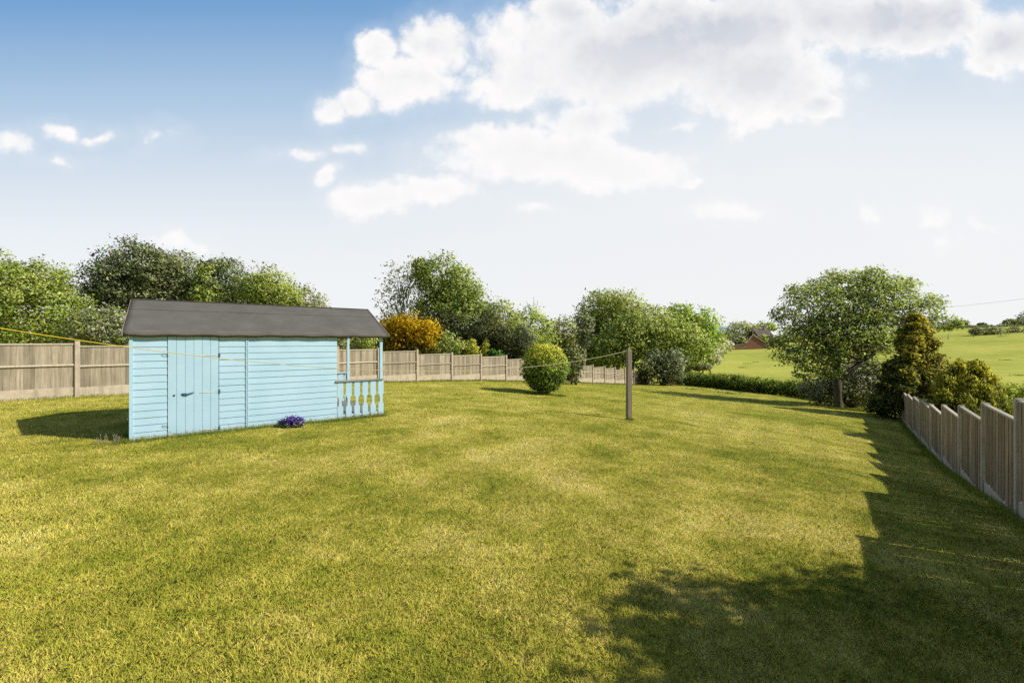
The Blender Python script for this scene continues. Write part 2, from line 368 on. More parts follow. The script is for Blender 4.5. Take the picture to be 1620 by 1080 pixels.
def tree(name, label, cat, d, lobes, pal, group=None, trunk_px=None, ls=None, tr=.16, bark='bark', twigs=14, depth=None, **kw):
    """lobes measured in photo px: (px, py, rx, ry[, metres further away])"""
    W = []
    for lb in lobes:
        dd = d + (lb[4] if len(lb) > 4 else 0); c = P(lb[0], lb[1], dd); rx = lb[2] / F * dd; rz = lb[3] / F * dd
        W.append((tuple(c), (rx, (depth or min(rx, max(rz * 1.15, rx * .7))), rz)))
    tx = trunk_px if trunk_px else sum(l[0] for l in lobes) / len(lobes)
    bx = (tx - 810) / F * d; gz = G(bx, d)
    root = thing(name, label, cat, (bx, d, gz), group)
    foliage('crown', W, pal, root, ls or d * .0046, **kw)
    mb = MB(); zc = sum(w[0][2] for w in W) / len(W)
    fork = Vector((bx + random.uniform(-.2, .2), d, gz + (zc - gz) * .5))
    limb(mb, (bx, d, gz - .1), fork, tr * 1.25, tr * .85, 9)
    for w in W:
        e = Vector(w[0]) + Vector((0, 0, w[1][2] * .2)); limb(mb, fork, e, tr * .7, tr * .25)
        for k in range(twigs // len(W) + 1):
            q = rng.normal(size=3); q /= np.linalg.norm(q); q[2] = abs(q[2]) * .9
            s = fork.lerp(e, random.uniform(.4, 1)); t = Vector(w[0]) + Vector((q[0]*w[1][0], q[1]*w[1][1], q[2]*w[1][2])) * random.uniform(.85, 1.02)
            limb(mb, s, t, tr * .22, tr * .05, 5, 4)
    mb.build('trunk', M[bark], root, smooth=True)
    return root

def bush(name, label, cat, d, lobes, pal, group=None, ls=None, **kw):
    W = []
    for lb in lobes:
        dd = d + (lb[4] if len(lb) > 4 else 0); c = P(lb[0], lb[1], dd); rx = lb[2] / F * dd; rz = lb[3] / F * dd
        W.append((tuple(c), (rx, max(rz, rx * .75), rz)))
    bx = sum(w[0][0] for w in W) / len(W); gz = G(bx, d); root = thing(name, label, cat, (bx, d, gz), group)
    foliage('foliage', W, pal, root, ls or d * .0046, **kw)
    mb = MB()
    for w in W:
        for k in range(3):
            q = Vector(w[0]) + Vector((random.uniform(-.5, .5) * w[1][0], random.uniform(-.5, .5) * w[1][1], 0))
            limb(mb, (bx + random.uniform(-.15, .15), d + random.uniform(-.1, .1), gz - .1), q, .04, .012, 6, 4)
    mb.build('stem', M['bark'], root, smooth=True); return root

# ------------------------------------------------------------------ setting: ground sheet, lawn
FD = Vector((-.37 + 11.85, 24.9 - 11.7, 0)).normalized()
def left_line(px):          # point of the long fence seen at photo column px
    x0, y0 = -11.85, 11.7; k = (px - 810) / F
    t = (x0 - k * y0) / (k * FD.y - FD.x); return Vector((x0 + FD.x * t, y0 + FD.y * t, 0)), t
LAWN = [(-16.3, 6.5), (-11.85, 11.7), (-.37, 24.9), (10.9, 37.9), (15.7, 40.6), (18.2, 34.6), (20.6, 29.3), (21.2, 25.5), (18.9, 21), (6.23, 5.27), (2.2, .3), (1.0, -4), (-18, -4)]
def inside(x, y, poly):
    r = np.zeros(np.shape(x), bool); n = len(poly)
    for i in range(n):
        x0, y0 = poly[i]; x1, y1 = poly[(i + 1) % n]
        c = ((y0 > y) != (y1 > y)) & (x < (x1 - x0) * (y - y0) / (y1 - y0 + 1e-12) + x0); r ^= c
    return r
def edge_dist(x, y, poly):
    r = np.full(np.shape(x), 1e9); n = len(poly)
    for i in range(n):
        a = np.array(poly[i]); b = np.array(poly[(i + 1) % n]); ab = b - a
        t = np.clip(((x - a[0]) * ab[0] + (y - a[1]) * ab[1]) / (ab @ ab), 0, 1)
        r = np.minimum(r, np.hypot(x - a[0] - t * ab[0], y - a[1] - t * ab[1]))
    return r
def bumps(x, y): return .018 * np.sin(x * 1.3 + y * .7) * np.sin(y * 1.1 - x * .4) + .01 * np.sin(x * 3.1 + 1) * np.sin(y * 2.7)
u = np.linspace(-1, 1, 331); gx = 12 * u + 1500 * np.sign(u) * np.abs(u) ** 5.5 + 40 * u ** 3; gx = gx + 4
gy = 12 * u + 1700 * np.sign(u) * np.abs(u) ** 5.5 + 40 * u ** 3 + 14
X, Y = np.meshgrid(gx, gy); Z = ground_np(X, Y)
ins = inside(X, Y, LAWN); ed = edge_dist(X, Y, LAWN); Z = Z - np.where(ins, np.clip((ed - .1) * .4, 0, .22), 0)
Z -= .02
def grid_faces(ny, nx):
    i = np.arange(ny - 1)[:, None] * nx + np.arange(nx - 1)[None, :]; i = i.ravel()
    return np.stack([i, i + 1, i + nx + 1, i + nx], 1)
o = raw_mesh('ground', np.stack([X, Y, Z], -1).reshape(-1, 3), 4, None, M['field'], None, (0, 0, 0), grid_faces(len(gy), len(gx))); tagp(o, kind='structure')
lx = np.arange(-18, 22.01, .2); ly = np.arange(-4, 41, .2); X, Y = np.meshgrid(lx, ly)
Z = ground_np(X, Y) + bumps(X, Y) + .01
fc = grid_faces(len(ly), len(lx)); keep = inside(X, Y, LAWN).ravel()[fc].all(1)
o = raw_mesh('lawn', np.stack([X, Y, Z], -1).reshape(-1, 3), 4, None, M['lawn'], None, (0, 0, 0), fc[keep]); tagp(o, kind='structure')

# ------------------------------------------------------------------ garden shed with a porch
P0 = Vector((-5.91, 6.67, EZ)); UU = Vector((.799, .601, 0)); VV = Vector((-.601, .799, 0)); ZZ = Vector((0, 0, 1))
def S(s, t, z): return P0 + UU * s + VV * t + ZZ * z
AX = (UU, VV, ZZ)
def sbox(mb, s0, s1, t0, t1, z0, z1, t=None): mb.box(S((s0+s1)/2, (t0+t1)/2, (z0+z1)/2), (s1-s0, t1-t0, z1-z0), AX, t)
shed = thing('garden_shed', 'pale blue painted wooden playhouse shed with dark felt roof and small railed porch', 'shed', S(0, 0, -1.57))
BZ = -1.535; WT = .135; SL = 3.06; W_ = 2.4
def siding(s0, s1, front=True):
    mb = MB(); n = 15; ph = (WT - BZ) / n
    tilt = .010
    for i in range(n):
        z0 = BZ + i * ph; a = math.atan2(tilt, ph)
        ax = (UU, (VV * math.cos(a) - ZZ * math.sin(a)), (ZZ * math.cos(a) + VV * math.sin(a)))
        w = random.uniform(-.0012, .0012)
        mb.box(S((s0+s1)/2, -.006 + w, z0 + ph/2 - .001), (s1 - s0, .014, ph - .0032), ax)
    return mb
siding(.02, .437).build('wall', M['blue_paint'], shed); siding(1.13, 1.515).build('wall', M['blue_paint'], shed); siding(1.56, SL - .002).build('wall', M['blue_paint'], shed)
mb = MB()
sbox(mb, 0.01, SL - .01, .012, .03, BZ, WT, .9); mb.build('wall_lining', M['lining_shade'], shed)
mb = MB()    # back wall and the two gables
sbox(mb, 0, SL, W_ - .03, W_, BZ, WT, .5)
for s in (0, SL - .03):
    n = 15; ph = (WT - BZ) / n
    for i in range(n): sbox(mb, s + .004, s + .028, .031, W_ - .031, BZ + i * ph, BZ + (i + 1) * ph - .004)
    mb.prism([S(s + .003, .031, WT), S(s + .003, W_ - .031, WT), S(s + .003, W_ / 2, .655)], UU * .024)
mb.build('gable_wall', M['blue_paint'], shed)
for a in ((-.022, .022, -.03, .02, BZ - .01, WT, .3), (1.517, 1.535, -.028, .005, BZ, WT, .3), (1.541, 1.558, -.028, .005, BZ, WT, .3), (.023, SL, -.026, .0, WT - .045, WT + .0, .4), (-.022, .02, W_ - .02, W_ + .03, BZ, WT, .3)):
    mb = MB(); sbox(mb, *a); mb.build('trim_board', M['blue_paint'], shed)
door = None; mb = MB(); pw = (1.122 - .443) / 6
for i in range(6): sbox(mb, .443 + i * pw + .0014, .443 + (i + 1) * pw - .0014, -.024 + random.uniform(-.0015, .0015), -.002, BZ - .015, WT - .055)
door = mb.build('door', M['blue_paint'], shed, bevel=.0025)
mb = MB(); sbox(mb, .443, 1.122, .0, .011, BZ, WT - .06, .9); mb.build('door_back', M['lining_shade'], door)
mb = MB()
mb.tube([S(.62, -.035, -.856), S(.66, -.05, -.862), S(.70, -.052, -.866), S(.74, -.05, -.85), S(.79, -.045, -.838)], [.008, .012, .012, .009, .005], 8)
mb.tube([S(.655, -.02, -.862), S(.655, -.05, -.862)], .01, 8); sbox(mb, .625, .69, -.03, -.024, -.878, -.848)
mb.build('handle', M['dark_blue_iron'], door, smooth=False)
mb = MB(); mb.tube([S(.525, -.02, -.875), S(.525, -.032, -.875), S(.525, -.036, -.875)], [.015, .015, .008], 12); mb.build('lock', M['iron'], door)
for z in (-.237, -.853, -1.475):
    mb = MB(); sbox(mb, .86, 1.118, -.031, -.025, z - .006, z + .006, .5); mb.build('hinge_strap', M['cream_wood'], door)
    mb = MB(); mb.tube([S(1.125, -.03, z - .035), S(1.125, -.03, z + .035)], .008, 8); sbox(mb, 1.128, 1.145, -.03, -.02, z - .03, z + .03); mb.build('hinge', M['dark_blue_iron'], door)
for z in (-.21, -1.355):
    mb = MB(); mb.tube([S(.385, -.03, z + .012), S(.41, -.045, z + .004), S(.43, -.04, z - .003), S(.445, -.03, z - .012), S(.45, -.03, z - .03)], .0045, 6); mb.tube([S(.385, -.008, z + .012), S(.385, -.035, z + .012)], .004, 6)
    mb.build('hook', M['iron'], shed)
# roof: felted slabs with a soft uneven surface
def slope(front, t_e, lift=0.0, f0=0.0, f1=1.0, th=.028, name='roof_slope'):
    ns, nt_ = 60, 12; V = []; tc = W_ / 2
    e0 = -.085 if front else W_ + .085
    for layer in (1, 0):
        for j in range(nt_ + 1):
            q = f0 + (f1 - f0) * j / nt_; t = tc + (e0 - tc) * q
            for i in range(ns + 1):
                s = -.09 + (4.08 + .09) * i / ns
                z = .735 + (.155 - .735) * q + lift + .004 * math.sin(s * 5 + q * 4) * q + .005 * math.sin(s * 13 + 2) * q * q - (.018 if q > .97 else 0) * 1
                if not layer: z -= th + (.032 if q > .97 else 0)
                V.append(tuple(S(s, t, z)))
    V = np.array(V); m = (nt_ + 1) * (ns + 1); f = grid_faces(nt_ + 1, ns + 1)
    fs = [f, f[:, ::-1] + m]; w = ns + 1
    i = np.arange(ns); j = np.arange(nt_)
    for a, b in (((i), (i + 1)), (nt_ * w + i, nt_ * w + i + 1), (j * w, (j + 1) * w), (j * w + ns, (j + 1) * w + ns)): fs.append(np.stack([a, b, b + m, a + m], 1))
    return V, np.concatenate(fs)
root = shed
V1, f1 = slope(True, 0); V2, f2 = slope(False, 0)
V = np.concatenate([V1, V2]); fcs = np.concatenate([f1, f2 + len(V1)])
roof = raw_mesh('roof', V, 4, None, M['roofing_felt'], shed, faces=fcs)
V1, f1 = slope(True, 0, .009, -.02, .33, .008); V2, f2 = slope(False, 0, .009, -.02, .33, .008)
raw_mesh('ridge_felt', np.concatenate([V1, V2]), 4, None, M['roofing_felt'], roof, faces=np.concatenate([f1, f2 + len(V1)]))
for s in (-.105, 4.083):
    mb = MB()
    for e in (-.085, W_ + .085):
        a, b = S(s, e, .128), S(s, W_ / 2, .71)
        mb.prism([a + ZZ * .018, b + ZZ * .022, b - ZZ * .04, a - ZZ * .035], UU * .014, .4)
    mb.build('barge_board', M['edge_wood'], shed)
mb = MB(); sbox(mb, -.05, 4.04, -.04, -.005, WT + .001, WT + .03, .2); sbox(mb, -.05, 4.04, W_ + .005, W_ + .04, WT + .001, WT + .03, .2); mb.build('eaves_board', M['edge_wood'], shed)
# porch
mb = MB()
for i in range(8): sbox(mb, SL + .002 + i * .117, SL + i * .117 + .112, .01, W_ - .01, BZ - .0, BZ + .03)
mb.build('porch_floor', M['deck_wood'], shed)
mb = MB(); sbox(mb, SL - .02, 4.0, -.028, .0, BZ - .03, BZ + .02, .4); sbox(mb, 3.975, 4.0, .001, W_, BZ - .03, BZ + .02, .4); sbox(mb, 0, SL-.03, -.02, .005, BZ - .04, BZ - .002, .2); mb.build('base_board', M['deck_wood'], shed)
for (s, t) in ((3.955, .03), (3.955, W_ - .03), (3.085, W_ - .03)):
    mb = MB(); mb.box(S(s, t, (BZ + WT) / 2), (.058, .058, WT - BZ - .002), AX, .2); mb.build('porch_post', M['blue_paint'], shed, bevel=.004)
for a in (.006, W_ - .05): mb = MB(); sbox(mb, SL, 3.985, a, a + .044, WT, WT + .03, .5); mb.build('porch_beam', M['edge_wood'], shed)
RT = -.80
for t0 in (-.02, W_ - .03):
    mb = MB(); sbox(mb, SL - .03, 3.99, t0 - .03, t0 + .07, RT, RT + .022, .8); r = mb.build('rail', M['deck_wood' if t0 < 1 else 'blue_paint'], shed)
    for a, b in ((RT - .055, RT - .001), (BZ + .03, BZ + .08)): mb = MB(); sbox(mb, SL + .005, 3.92, t0 + .018, t0 + .04, a, b, .5); mb.build('crosspiece', M['blue_paint'], r)
    zt, zb = RT - .002, BZ - .0; zm = (zt + zb) / 2 - .03
    xs = [SL + .06 + i * (3.92 - SL - .04) / 5 for i in range(6)]
    for x in xs:
        hw = .054; pts = []
        prof = [(0, hw), (.44, hw), (.455, hw), (.47, hw * .98)]
        H = zt - zb; nn = 14; side = []
        for k in range(nn + 1):
            zz = zm + .105 - .21 * k / nn; cut = .030 * math.sqrt(max(0, 1 - ((zz - zm) / .105) ** 2)); side.append((hw - cut, zz))
        side = [(hw, zt)] + [(hw + .006, zm + .135), (hw + .004, zm + .11)] + side + [(hw + .004, zm - .11), (hw + .002, zm - .14), (hw, zb)]
        pts = [S(x + a, t0 + .002, z) for a, z in side] + [S(x - a, t0 + .002, z) for a, z in side[::-1]]
        mb = MB(); mb.prism(pts, VV * .015); mb.build('baluster', M['blue_paint'], shed)
mb = MB(); sbox(mb, SL + .0, SL + .28, 1.0, W_ - .04, -1.15, -1.12); sbox(mb, SL + .02, SL + .06, 1.1, W_ - .1, BZ + .03, -1.151); mb.build('porch_bench', M['blue_paint'], shed)

# ------------------------------------------------------------------ long fence beyond the lawn
lf = thing('garden_fence', 'weathered brown closeboard fence with concrete posts and gravel boards behind the blue shed', 'fence', (-11.85, 11.7, G(-11.85, 11.7)))
pts = []
def add_line(pxs):
    for p in pxs: pts.append(left_line(p)[0])
b122 = left_line(122)[0]; sp = FD * 1.86
pts += [b122 - sp * 2, b122 - sp, b122]; b598 = left_line(598)[0]
pts += [b122.lerp(b598, i / 5) for i in range(1, 5)] + [b598]
add_line([659, 714, 760, 800]); b800 = left_line(800)[0]; b937 = left_line(937)[0]
pts += [b800.lerp(b937, i / 5) for i in range(1, 5)] + [b937]; add_line([956, 972.6, 988, 1002]); pts += [pts[-1] + FD * 1.9, pts[-1] + FD * 3.8]
# measured top heights (relative to the eye) along the fence, by distance y
TY = [(6, .08), (11.7, -.02), (18.65, -.30), (20.2, -.40), (21.7, -.57), (23.2, -.68), (24.9, -.81), (32.2, -1.75), (34.8, -2.08), (37.4, -2.45), (41, -2.8)]
def top_at(y): return EZ + float(np.interp(y, [a for a, _ in TY], [b for _, b in TY]))
nv = Vector((FD.y, -FD.x, 0))
for i, p in enumerate(pts):
    zt = top_at(p.y); zg = G(p.x, p.y) - .15
    mb = MB(); mb.box(p + ZZ * (zt + .03 + zg) / 2, (.105, .17, zt + .03 - zg), (FD, nv, ZZ)); mb.build('post', M['post_concrete'], lf, bevel=.012)
    if i == len(pts) - 1: break
    q = pts[i + 1]; Lp = (q - p).length - .1; mid = (p + q) / 2
    zt2 = min(top_at(p.y), top_at(q.y)) - .06 - random.uniform(0, .03); za = G(p.x, p.y); zb_ = G(q.x, q.y); zl = min(za, zb_)
    gt = max(za, zb_) + .27 if mid.y < 33 else max(za, zb_) + .3
    mb = MB(); mb.box(mid + ZZ * ((gt + zl - .1) / 2) + nv * .005, (Lp, .05, gt - zl + .1), (FD, nv, ZZ)); mb.build('gravel_board', M['concrete'], lf, bevel=.006)
    mb = MB(); nb = int(Lp / .1); bw = Lp / nb
    for k in range(nb):
        c = p + FD * (.05 + bw * (k + .5)); zt3 = zt2 + random.uniform(-.006, .004)
        a = R(5); ax = (FD * math.cos(a) + nv * math.sin(a), nv * math.cos(a) - FD * math.sin(a), ZZ)
        mb.box(c + ZZ * (zt3 + gt) / 2 + nv * .0, (bw + .012, .012, zt3 - gt - .002), ax)
    pn = mb.build('panel', M['fence_wood'], lf)
    for zz, hh, dd in ((zt2 + .022, .04, .07), (gt + (zt2 - gt) * .53, .05, .035)):
        mb = MB(); mb.box(mid + ZZ * zz + nv * (.0 if dd == .07 else .036), (Lp, dd, hh), (FD, nv, ZZ)); mb.build('rail', M['rail_wood'], pn, bevel=.004)

# ------------------------------------------------------------------ stepped fence along the side of the lawn, seen from its shaded side
A_ = Vector((6.23, 5.27, 0)); E_ = Vector((18.1, 20.0, 0)); RD = (E_ - A_).normalized(); rn = Vector((-RD.y, RD.x, 0))   # rn: towards the lawn
rf = thing('stepped_fence', 'grey slatted timber fence stepping down the slope in shadow, gaps between its boards', 'fence', (6.23, 5.27, G(6.23, 5.27)))
TS = [-6, -4, -2, 0, 1.85, 3.85, 6.0, 8.2, 10.5, 12.8, 15.2, 17.5, 19.1]
TR = [(-3.5, .2), (1.95, -.32), (3.6, -.54), (5.27, -.70), (6.71, -.957), (8.27, -1.23), (9.95, -1.46), (11.67, -1.70), (13.46, -1.82), (15.25, -1.95), (17.1, -2.09), (18.9, -2.2), (20.2, -2.3)]
def rtop(y): return EZ + float(np.interp(y, [a for a, _ in TR], [b for _, b in TR]))
for i in range(13):
    p = A_ + RD * TS[i]; zt = rtop(p.y); zg = G(p.x, p.y) - .2
    mb = MB(); mb.box(p + ZZ * (zt + zg) / 2, (.09, .095, zt - zg), (RD, rn, ZZ)); mb.build('post', M['post_concrete'], rf, bevel=.014)
    if i == 12: break
    q = A_ + RD * TS[i + 1]; Lp = (q - p).length - .11; mid = (p + q) / 2; za = G(p.x, p.y); zb_ = G(q.x, q.y)
    zt2 = rtop(q.y) - .015; zl = min(za, zb_); gt = zl + .20
    mb = MB(); mb.box(mid + ZZ * (zl + .03), (Lp, .05, .34), (RD, rn, ZZ)); mb.build('gravel_board', M['concrete'], rf, bevel=.006)
    mb = MB(); c = .0; k = 0
    while c < Lp - .04:
        w = random.choice((.07, .085, .1, .1)); w = min(w, Lp - c)
        if random.random() < .06 and i < 9: w *= .8
        gap = random.choice((-.004, -.002, -.002, .002, .005, .008)) if random.random() < .9 else random.choice((.010, .014))
        cen = p + RD * (.055 + c + w / 2)
        a = R(random.uniform(2, 8)); ax = (RD * math.cos(a) + rn * math.sin(a), rn * math.cos(a) - RD * math.sin(a), ZZ)
        mb.box(cen + ZZ * ((zt2 - .03 + gt) / 2 + random.uniform(-.004, .004)) + rn * (.010 if k % 2 else -.003), (w, .011, zt2 - .034 - gt), ax)
        c += w + gap; k += 1
    pn = mb.build('panel', M['fence_wood_grey'], rf)
    mb = MB(); mb.box(mid + ZZ * (zt2 - .012) + rn * .003, (Lp, .06, .03), (RD, rn, ZZ)); mb.build('capping', M['rail_wood'], pn, bevel=.005)
    for zz in (gt + .12, gt + (zt2 - gt) * .5, zt2 - .1):
        mb = MB(); mb.box(mid + ZZ * zz - rn * .035, (Lp, .035, .05), (RD, rn, ZZ)); mb.build('rail', M['fence_wood_grey'], pn)

# ------------------------------------------------------------------ clothes posts and line
def clothes_post(x, y, ztop, label):
    g = G(x, y); root = thing('clothes_post', label, 'post', (x, y, g)); h = ztop - g
    mb = MB(); w = .060; a = R(12); A0 = Vector((math.cos(a), math.sin(a), 0)); A1 = Vector((-math.sin(a), math.cos(a), 0))
    b = Vector((x, y, g - .1)); lv = [(0, 1), (h + .02, 1), (h + .1, .95)]
    vs = [[b + A0 * i * w * k + A1 * j * w * k + ZZ * z for i, j in ((-1,-1),(1,-1),(1,1),(-1,1))] for z, k in lv]
    vs[2] = [b + A0 * i * w * .35 + A1 * j * w * .35 + ZZ * (h + .1) for i, j in ((-1,-1),(1,-1),(1,1),(-1,1))]
    for r in vs:
        for v in r: mb.v.append(v); mb.t.append(.5)
    for r in range(2):
        for k in range(4): k2 = (k + 1) % 4; mb.f.append([r*4 + k, r*4 + k2, r*4 + 4 + k2, r*4 + 4 + k])
    mb.f.append([3, 2, 1, 0]); mb.f.append([8, 9, 10, 11]); mb.build('timber', M['post_wood'], root, bevel=.006)
    mb = MB(); c = Vector((x - .05, y - .03, ztop - .12)); mb.tube([c + Vector((.05, .02, 0)), c, c + Vector((-.03, -.01, -.012)), c + Vector((-.04, -.015, .012)), c + Vector((-.03, -.01, .03))], .005, 6); mb.build('hook', M['iron'], root)
clothes_post(3.1, 11.4, EZ - .17, 'square weathered timber clothes post standing alone in the middle of the lawn')
clothes_post(-7.0, 4.2, EZ + .62, 'square timber clothes post at the near end of the yellow line')
A0, A1 = Vector((3.05, 11.37, 0)), Vector((-7.0, 4.2, 0)); pp = []
for i in range(61):
    t = i / 60; v = A0.lerp(A1, t); v.z = EZ - .25 - 1.869 * t + 2.6 * t * t; pp.append(v)
mb = MB(); mb.tube(pp, .0048, 8); rp = mb.build('clothes_line', M['rope'], None, pp[0], smooth=True); tagp(rp, 'thin yellow rope washing line sagging from the lone timber post across the lawn', 'rope')

# ------------------------------------------------------------------ planting on the lawn
bush('clipped_bush', 'large round clipped bush with yellow green tips standing on the lawn by the fence', 'bush', 18, [(862, 581, 36, 36, 0), (862, 594, 28, 27, 0)], [(.05, .06, .03), (.09, .15, .03), (.17, .27, .04)],
     ls=.085, cr=.17, top=[(.16, .26, .02), (.38, .42, .03), (.62, .55, .06)], topfrac=.62, fill=1.7, sprig=0, up=.2, shell=.85, lumpy=.25)
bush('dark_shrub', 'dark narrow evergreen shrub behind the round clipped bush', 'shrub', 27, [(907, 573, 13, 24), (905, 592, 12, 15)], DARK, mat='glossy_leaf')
fx, fy = -3.98, 7.75; fg = G(fx, fy); fl = thing('flower_clump', 'low clump of violet blue flowers against the blue shed wall', 'flowers', (fx, fy, fg))
foliage('leaves', [((fx, fy, fg + .05), (.2, .12, .07))], GREEN, fl, .035, cr=.06, fill=1.6)
foliage('blossom', [((fx, fy, fg + .09), (.21, .13, .10)), ((fx + .06, fy, fg + .1), (.14, .1, .09))], [(.07, .035, .42), (.16, .09, .66), (.32, .22, .85)], fl, .026, cr=.045, fill=1.5, mat='petal', sprig=.12, gain=1.0)

# ------------------------------------------------------------------ trees beyond the long fence
TB = 'trees and shrubs beyond the long fence'
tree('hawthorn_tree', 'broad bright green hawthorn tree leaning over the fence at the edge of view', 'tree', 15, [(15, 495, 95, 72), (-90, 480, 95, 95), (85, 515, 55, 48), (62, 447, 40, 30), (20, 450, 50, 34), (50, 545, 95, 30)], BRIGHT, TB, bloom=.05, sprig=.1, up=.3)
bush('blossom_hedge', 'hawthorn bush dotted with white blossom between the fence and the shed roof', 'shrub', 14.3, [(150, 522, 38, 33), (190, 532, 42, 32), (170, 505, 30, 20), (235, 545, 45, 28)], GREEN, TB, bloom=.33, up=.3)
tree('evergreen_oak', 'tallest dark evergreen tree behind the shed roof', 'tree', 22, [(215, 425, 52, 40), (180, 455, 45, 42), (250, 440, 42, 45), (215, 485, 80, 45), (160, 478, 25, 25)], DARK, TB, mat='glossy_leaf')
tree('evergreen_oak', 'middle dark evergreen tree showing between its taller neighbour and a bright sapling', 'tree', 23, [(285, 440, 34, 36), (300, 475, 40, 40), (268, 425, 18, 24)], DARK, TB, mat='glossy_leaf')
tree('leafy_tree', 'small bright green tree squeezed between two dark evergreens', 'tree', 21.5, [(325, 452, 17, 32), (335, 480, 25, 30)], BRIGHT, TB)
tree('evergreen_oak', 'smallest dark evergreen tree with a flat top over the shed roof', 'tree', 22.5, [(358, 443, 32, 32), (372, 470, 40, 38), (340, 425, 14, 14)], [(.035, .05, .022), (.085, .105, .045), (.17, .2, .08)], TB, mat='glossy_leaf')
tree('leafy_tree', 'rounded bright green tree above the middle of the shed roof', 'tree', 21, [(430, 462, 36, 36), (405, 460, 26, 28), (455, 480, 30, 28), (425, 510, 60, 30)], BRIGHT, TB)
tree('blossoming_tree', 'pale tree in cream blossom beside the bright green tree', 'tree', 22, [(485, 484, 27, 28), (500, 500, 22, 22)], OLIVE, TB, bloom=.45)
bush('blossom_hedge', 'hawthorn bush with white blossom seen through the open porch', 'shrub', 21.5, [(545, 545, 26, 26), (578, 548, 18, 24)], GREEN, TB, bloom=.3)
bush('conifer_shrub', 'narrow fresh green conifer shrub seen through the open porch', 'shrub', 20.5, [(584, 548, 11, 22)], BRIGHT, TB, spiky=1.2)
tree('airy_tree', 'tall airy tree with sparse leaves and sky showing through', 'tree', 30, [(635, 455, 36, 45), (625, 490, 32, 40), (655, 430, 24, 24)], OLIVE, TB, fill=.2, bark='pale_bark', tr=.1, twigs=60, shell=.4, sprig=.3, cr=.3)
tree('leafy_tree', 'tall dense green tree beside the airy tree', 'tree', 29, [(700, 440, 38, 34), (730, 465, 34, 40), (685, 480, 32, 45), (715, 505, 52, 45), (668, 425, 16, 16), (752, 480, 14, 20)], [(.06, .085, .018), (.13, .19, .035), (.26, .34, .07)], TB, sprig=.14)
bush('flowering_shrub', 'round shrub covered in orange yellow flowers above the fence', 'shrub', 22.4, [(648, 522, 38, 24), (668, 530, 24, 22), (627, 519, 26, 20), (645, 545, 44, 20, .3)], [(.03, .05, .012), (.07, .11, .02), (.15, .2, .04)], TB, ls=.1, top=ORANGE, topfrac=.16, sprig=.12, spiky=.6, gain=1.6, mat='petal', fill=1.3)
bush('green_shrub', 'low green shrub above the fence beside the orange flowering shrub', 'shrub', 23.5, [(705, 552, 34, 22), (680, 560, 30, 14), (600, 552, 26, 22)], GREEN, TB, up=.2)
bush('dark_thicket', 'dark shaded thicket under the tall dense tree', 'shrub', 27, [(760, 530, 45, 36), (700, 530, 45, 36), (800, 545, 40, 25)], DARK, TB, gain=1.3)  # lowered gain puts the shade of the dark gaps into its leaf colour
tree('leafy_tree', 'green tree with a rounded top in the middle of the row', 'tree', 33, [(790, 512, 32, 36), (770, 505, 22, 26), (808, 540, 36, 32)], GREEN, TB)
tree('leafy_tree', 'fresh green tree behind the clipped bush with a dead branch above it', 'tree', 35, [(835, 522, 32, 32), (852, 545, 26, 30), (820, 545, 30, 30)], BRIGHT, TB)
x, y, z = P(842, 500, 36); mb = MB(); g = G(x, y)
dt = thing('dead_tree', 'bare dead tree poking above the green crowns', 'tree', (x, y, g), TB)
limb(mb, (x, y, g), (x, y, z), .09, .04); 
for k in ((-.25, .9), (.45, 1.3), (.1, 1.6), (.75, .9), (-.5, 1.3)): limb(mb, (x, y, z - .4), (x + k[0], y, z + k[1]), .035, .012, 5)
mb.build('trunk', M['pale_bark'], dt)
bush('grey_shrub', 'tall grey green shrub between the low shed and the clipped bush', 'shrub', 28.5, [(818, 552, 18, 24), (830, 535, 15, 22), (812, 572, 26, 16)], GREY, TB)
for k, (px, py, lab) in enumerate(((746, 552, 'yellow green pointed conifer beside the brown roof beyond the fence'), (768, 555, 'thin yellow green conifer in front of the brown roof'))):
    bush('small_conifer', lab, 'conifer', 25 + k, [(px, py, 8 - 3*k, 16), (px + 1, py + 10, 11 - 3*k, 12)], GOLD, TB, ls=.1, spiky=1.5)
bush('green_shrub', 'small bright green shrub just above the fence top', 'shrub', 25, [(783, 561, 12, 8)], [(.02, .05, .012), (.04, .10, .02), (.08, .16, .03)], TB)
hs = thing('garden_hut', 'brown timber hut roof showing behind conifers over the fence', 'shed', (-2.3, 27.5, G(-2.3, 27.5)))
a, b, c = P(735, 545, 27.5), P(757, 537, 27.5), P(783, 548, 27.5); g0 = G(-2.3, 27.5)
mb = MB(); mb.prism([Vector((a.x + .1, 27.5, g0)), Vector((c.x - .1, 27.5, g0)), Vector((c.x - .1, 27.5, c.z - .05)), Vector((b.x, 27.5, b.z - .05)), Vector((a.x + .1, 27.5, a.z - .05))], (0, 1.8, 0)); mb.build('wall', M['edge_wood'], hs)
mb = MB(); mb.prism([a, b, b + ZZ * .08, a + ZZ * .08], (0, 1.9, 0)); mb.prism([b + Vector((.003, 0, 0)), c, c + ZZ * .08, b + Vector((.003, 0, .08))], (0, 1.9, 0)); mb.build('roof', M['slate'], hs)
tree('leafy_tree', 'olive green tree in the dip between the fresh green tree and the great dark tree', 'tree', 44, [(888, 532, 26, 28), (872, 548, 22, 26), (905, 545, 20, 28)], OLIVE, TB)
tree('slender_tree', 'slender grey leaved young tree with a pale stem behind the fence end', 'tree', 36.5, [(926, 520, 13, 22), (922, 540, 11, 16)], GREY, TB, bark='pale_bark', tr=.12)
tree('spreading_tree', 'great dark green domed tree, the tallest near the fence end', 'tree', 50, [(955, 500, 42, 40), (985, 495, 45, 32), (935, 530, 28, 38), (975, 535, 60, 35), (1020, 515, 36, 30)], GREEN, TB, tr=.35)
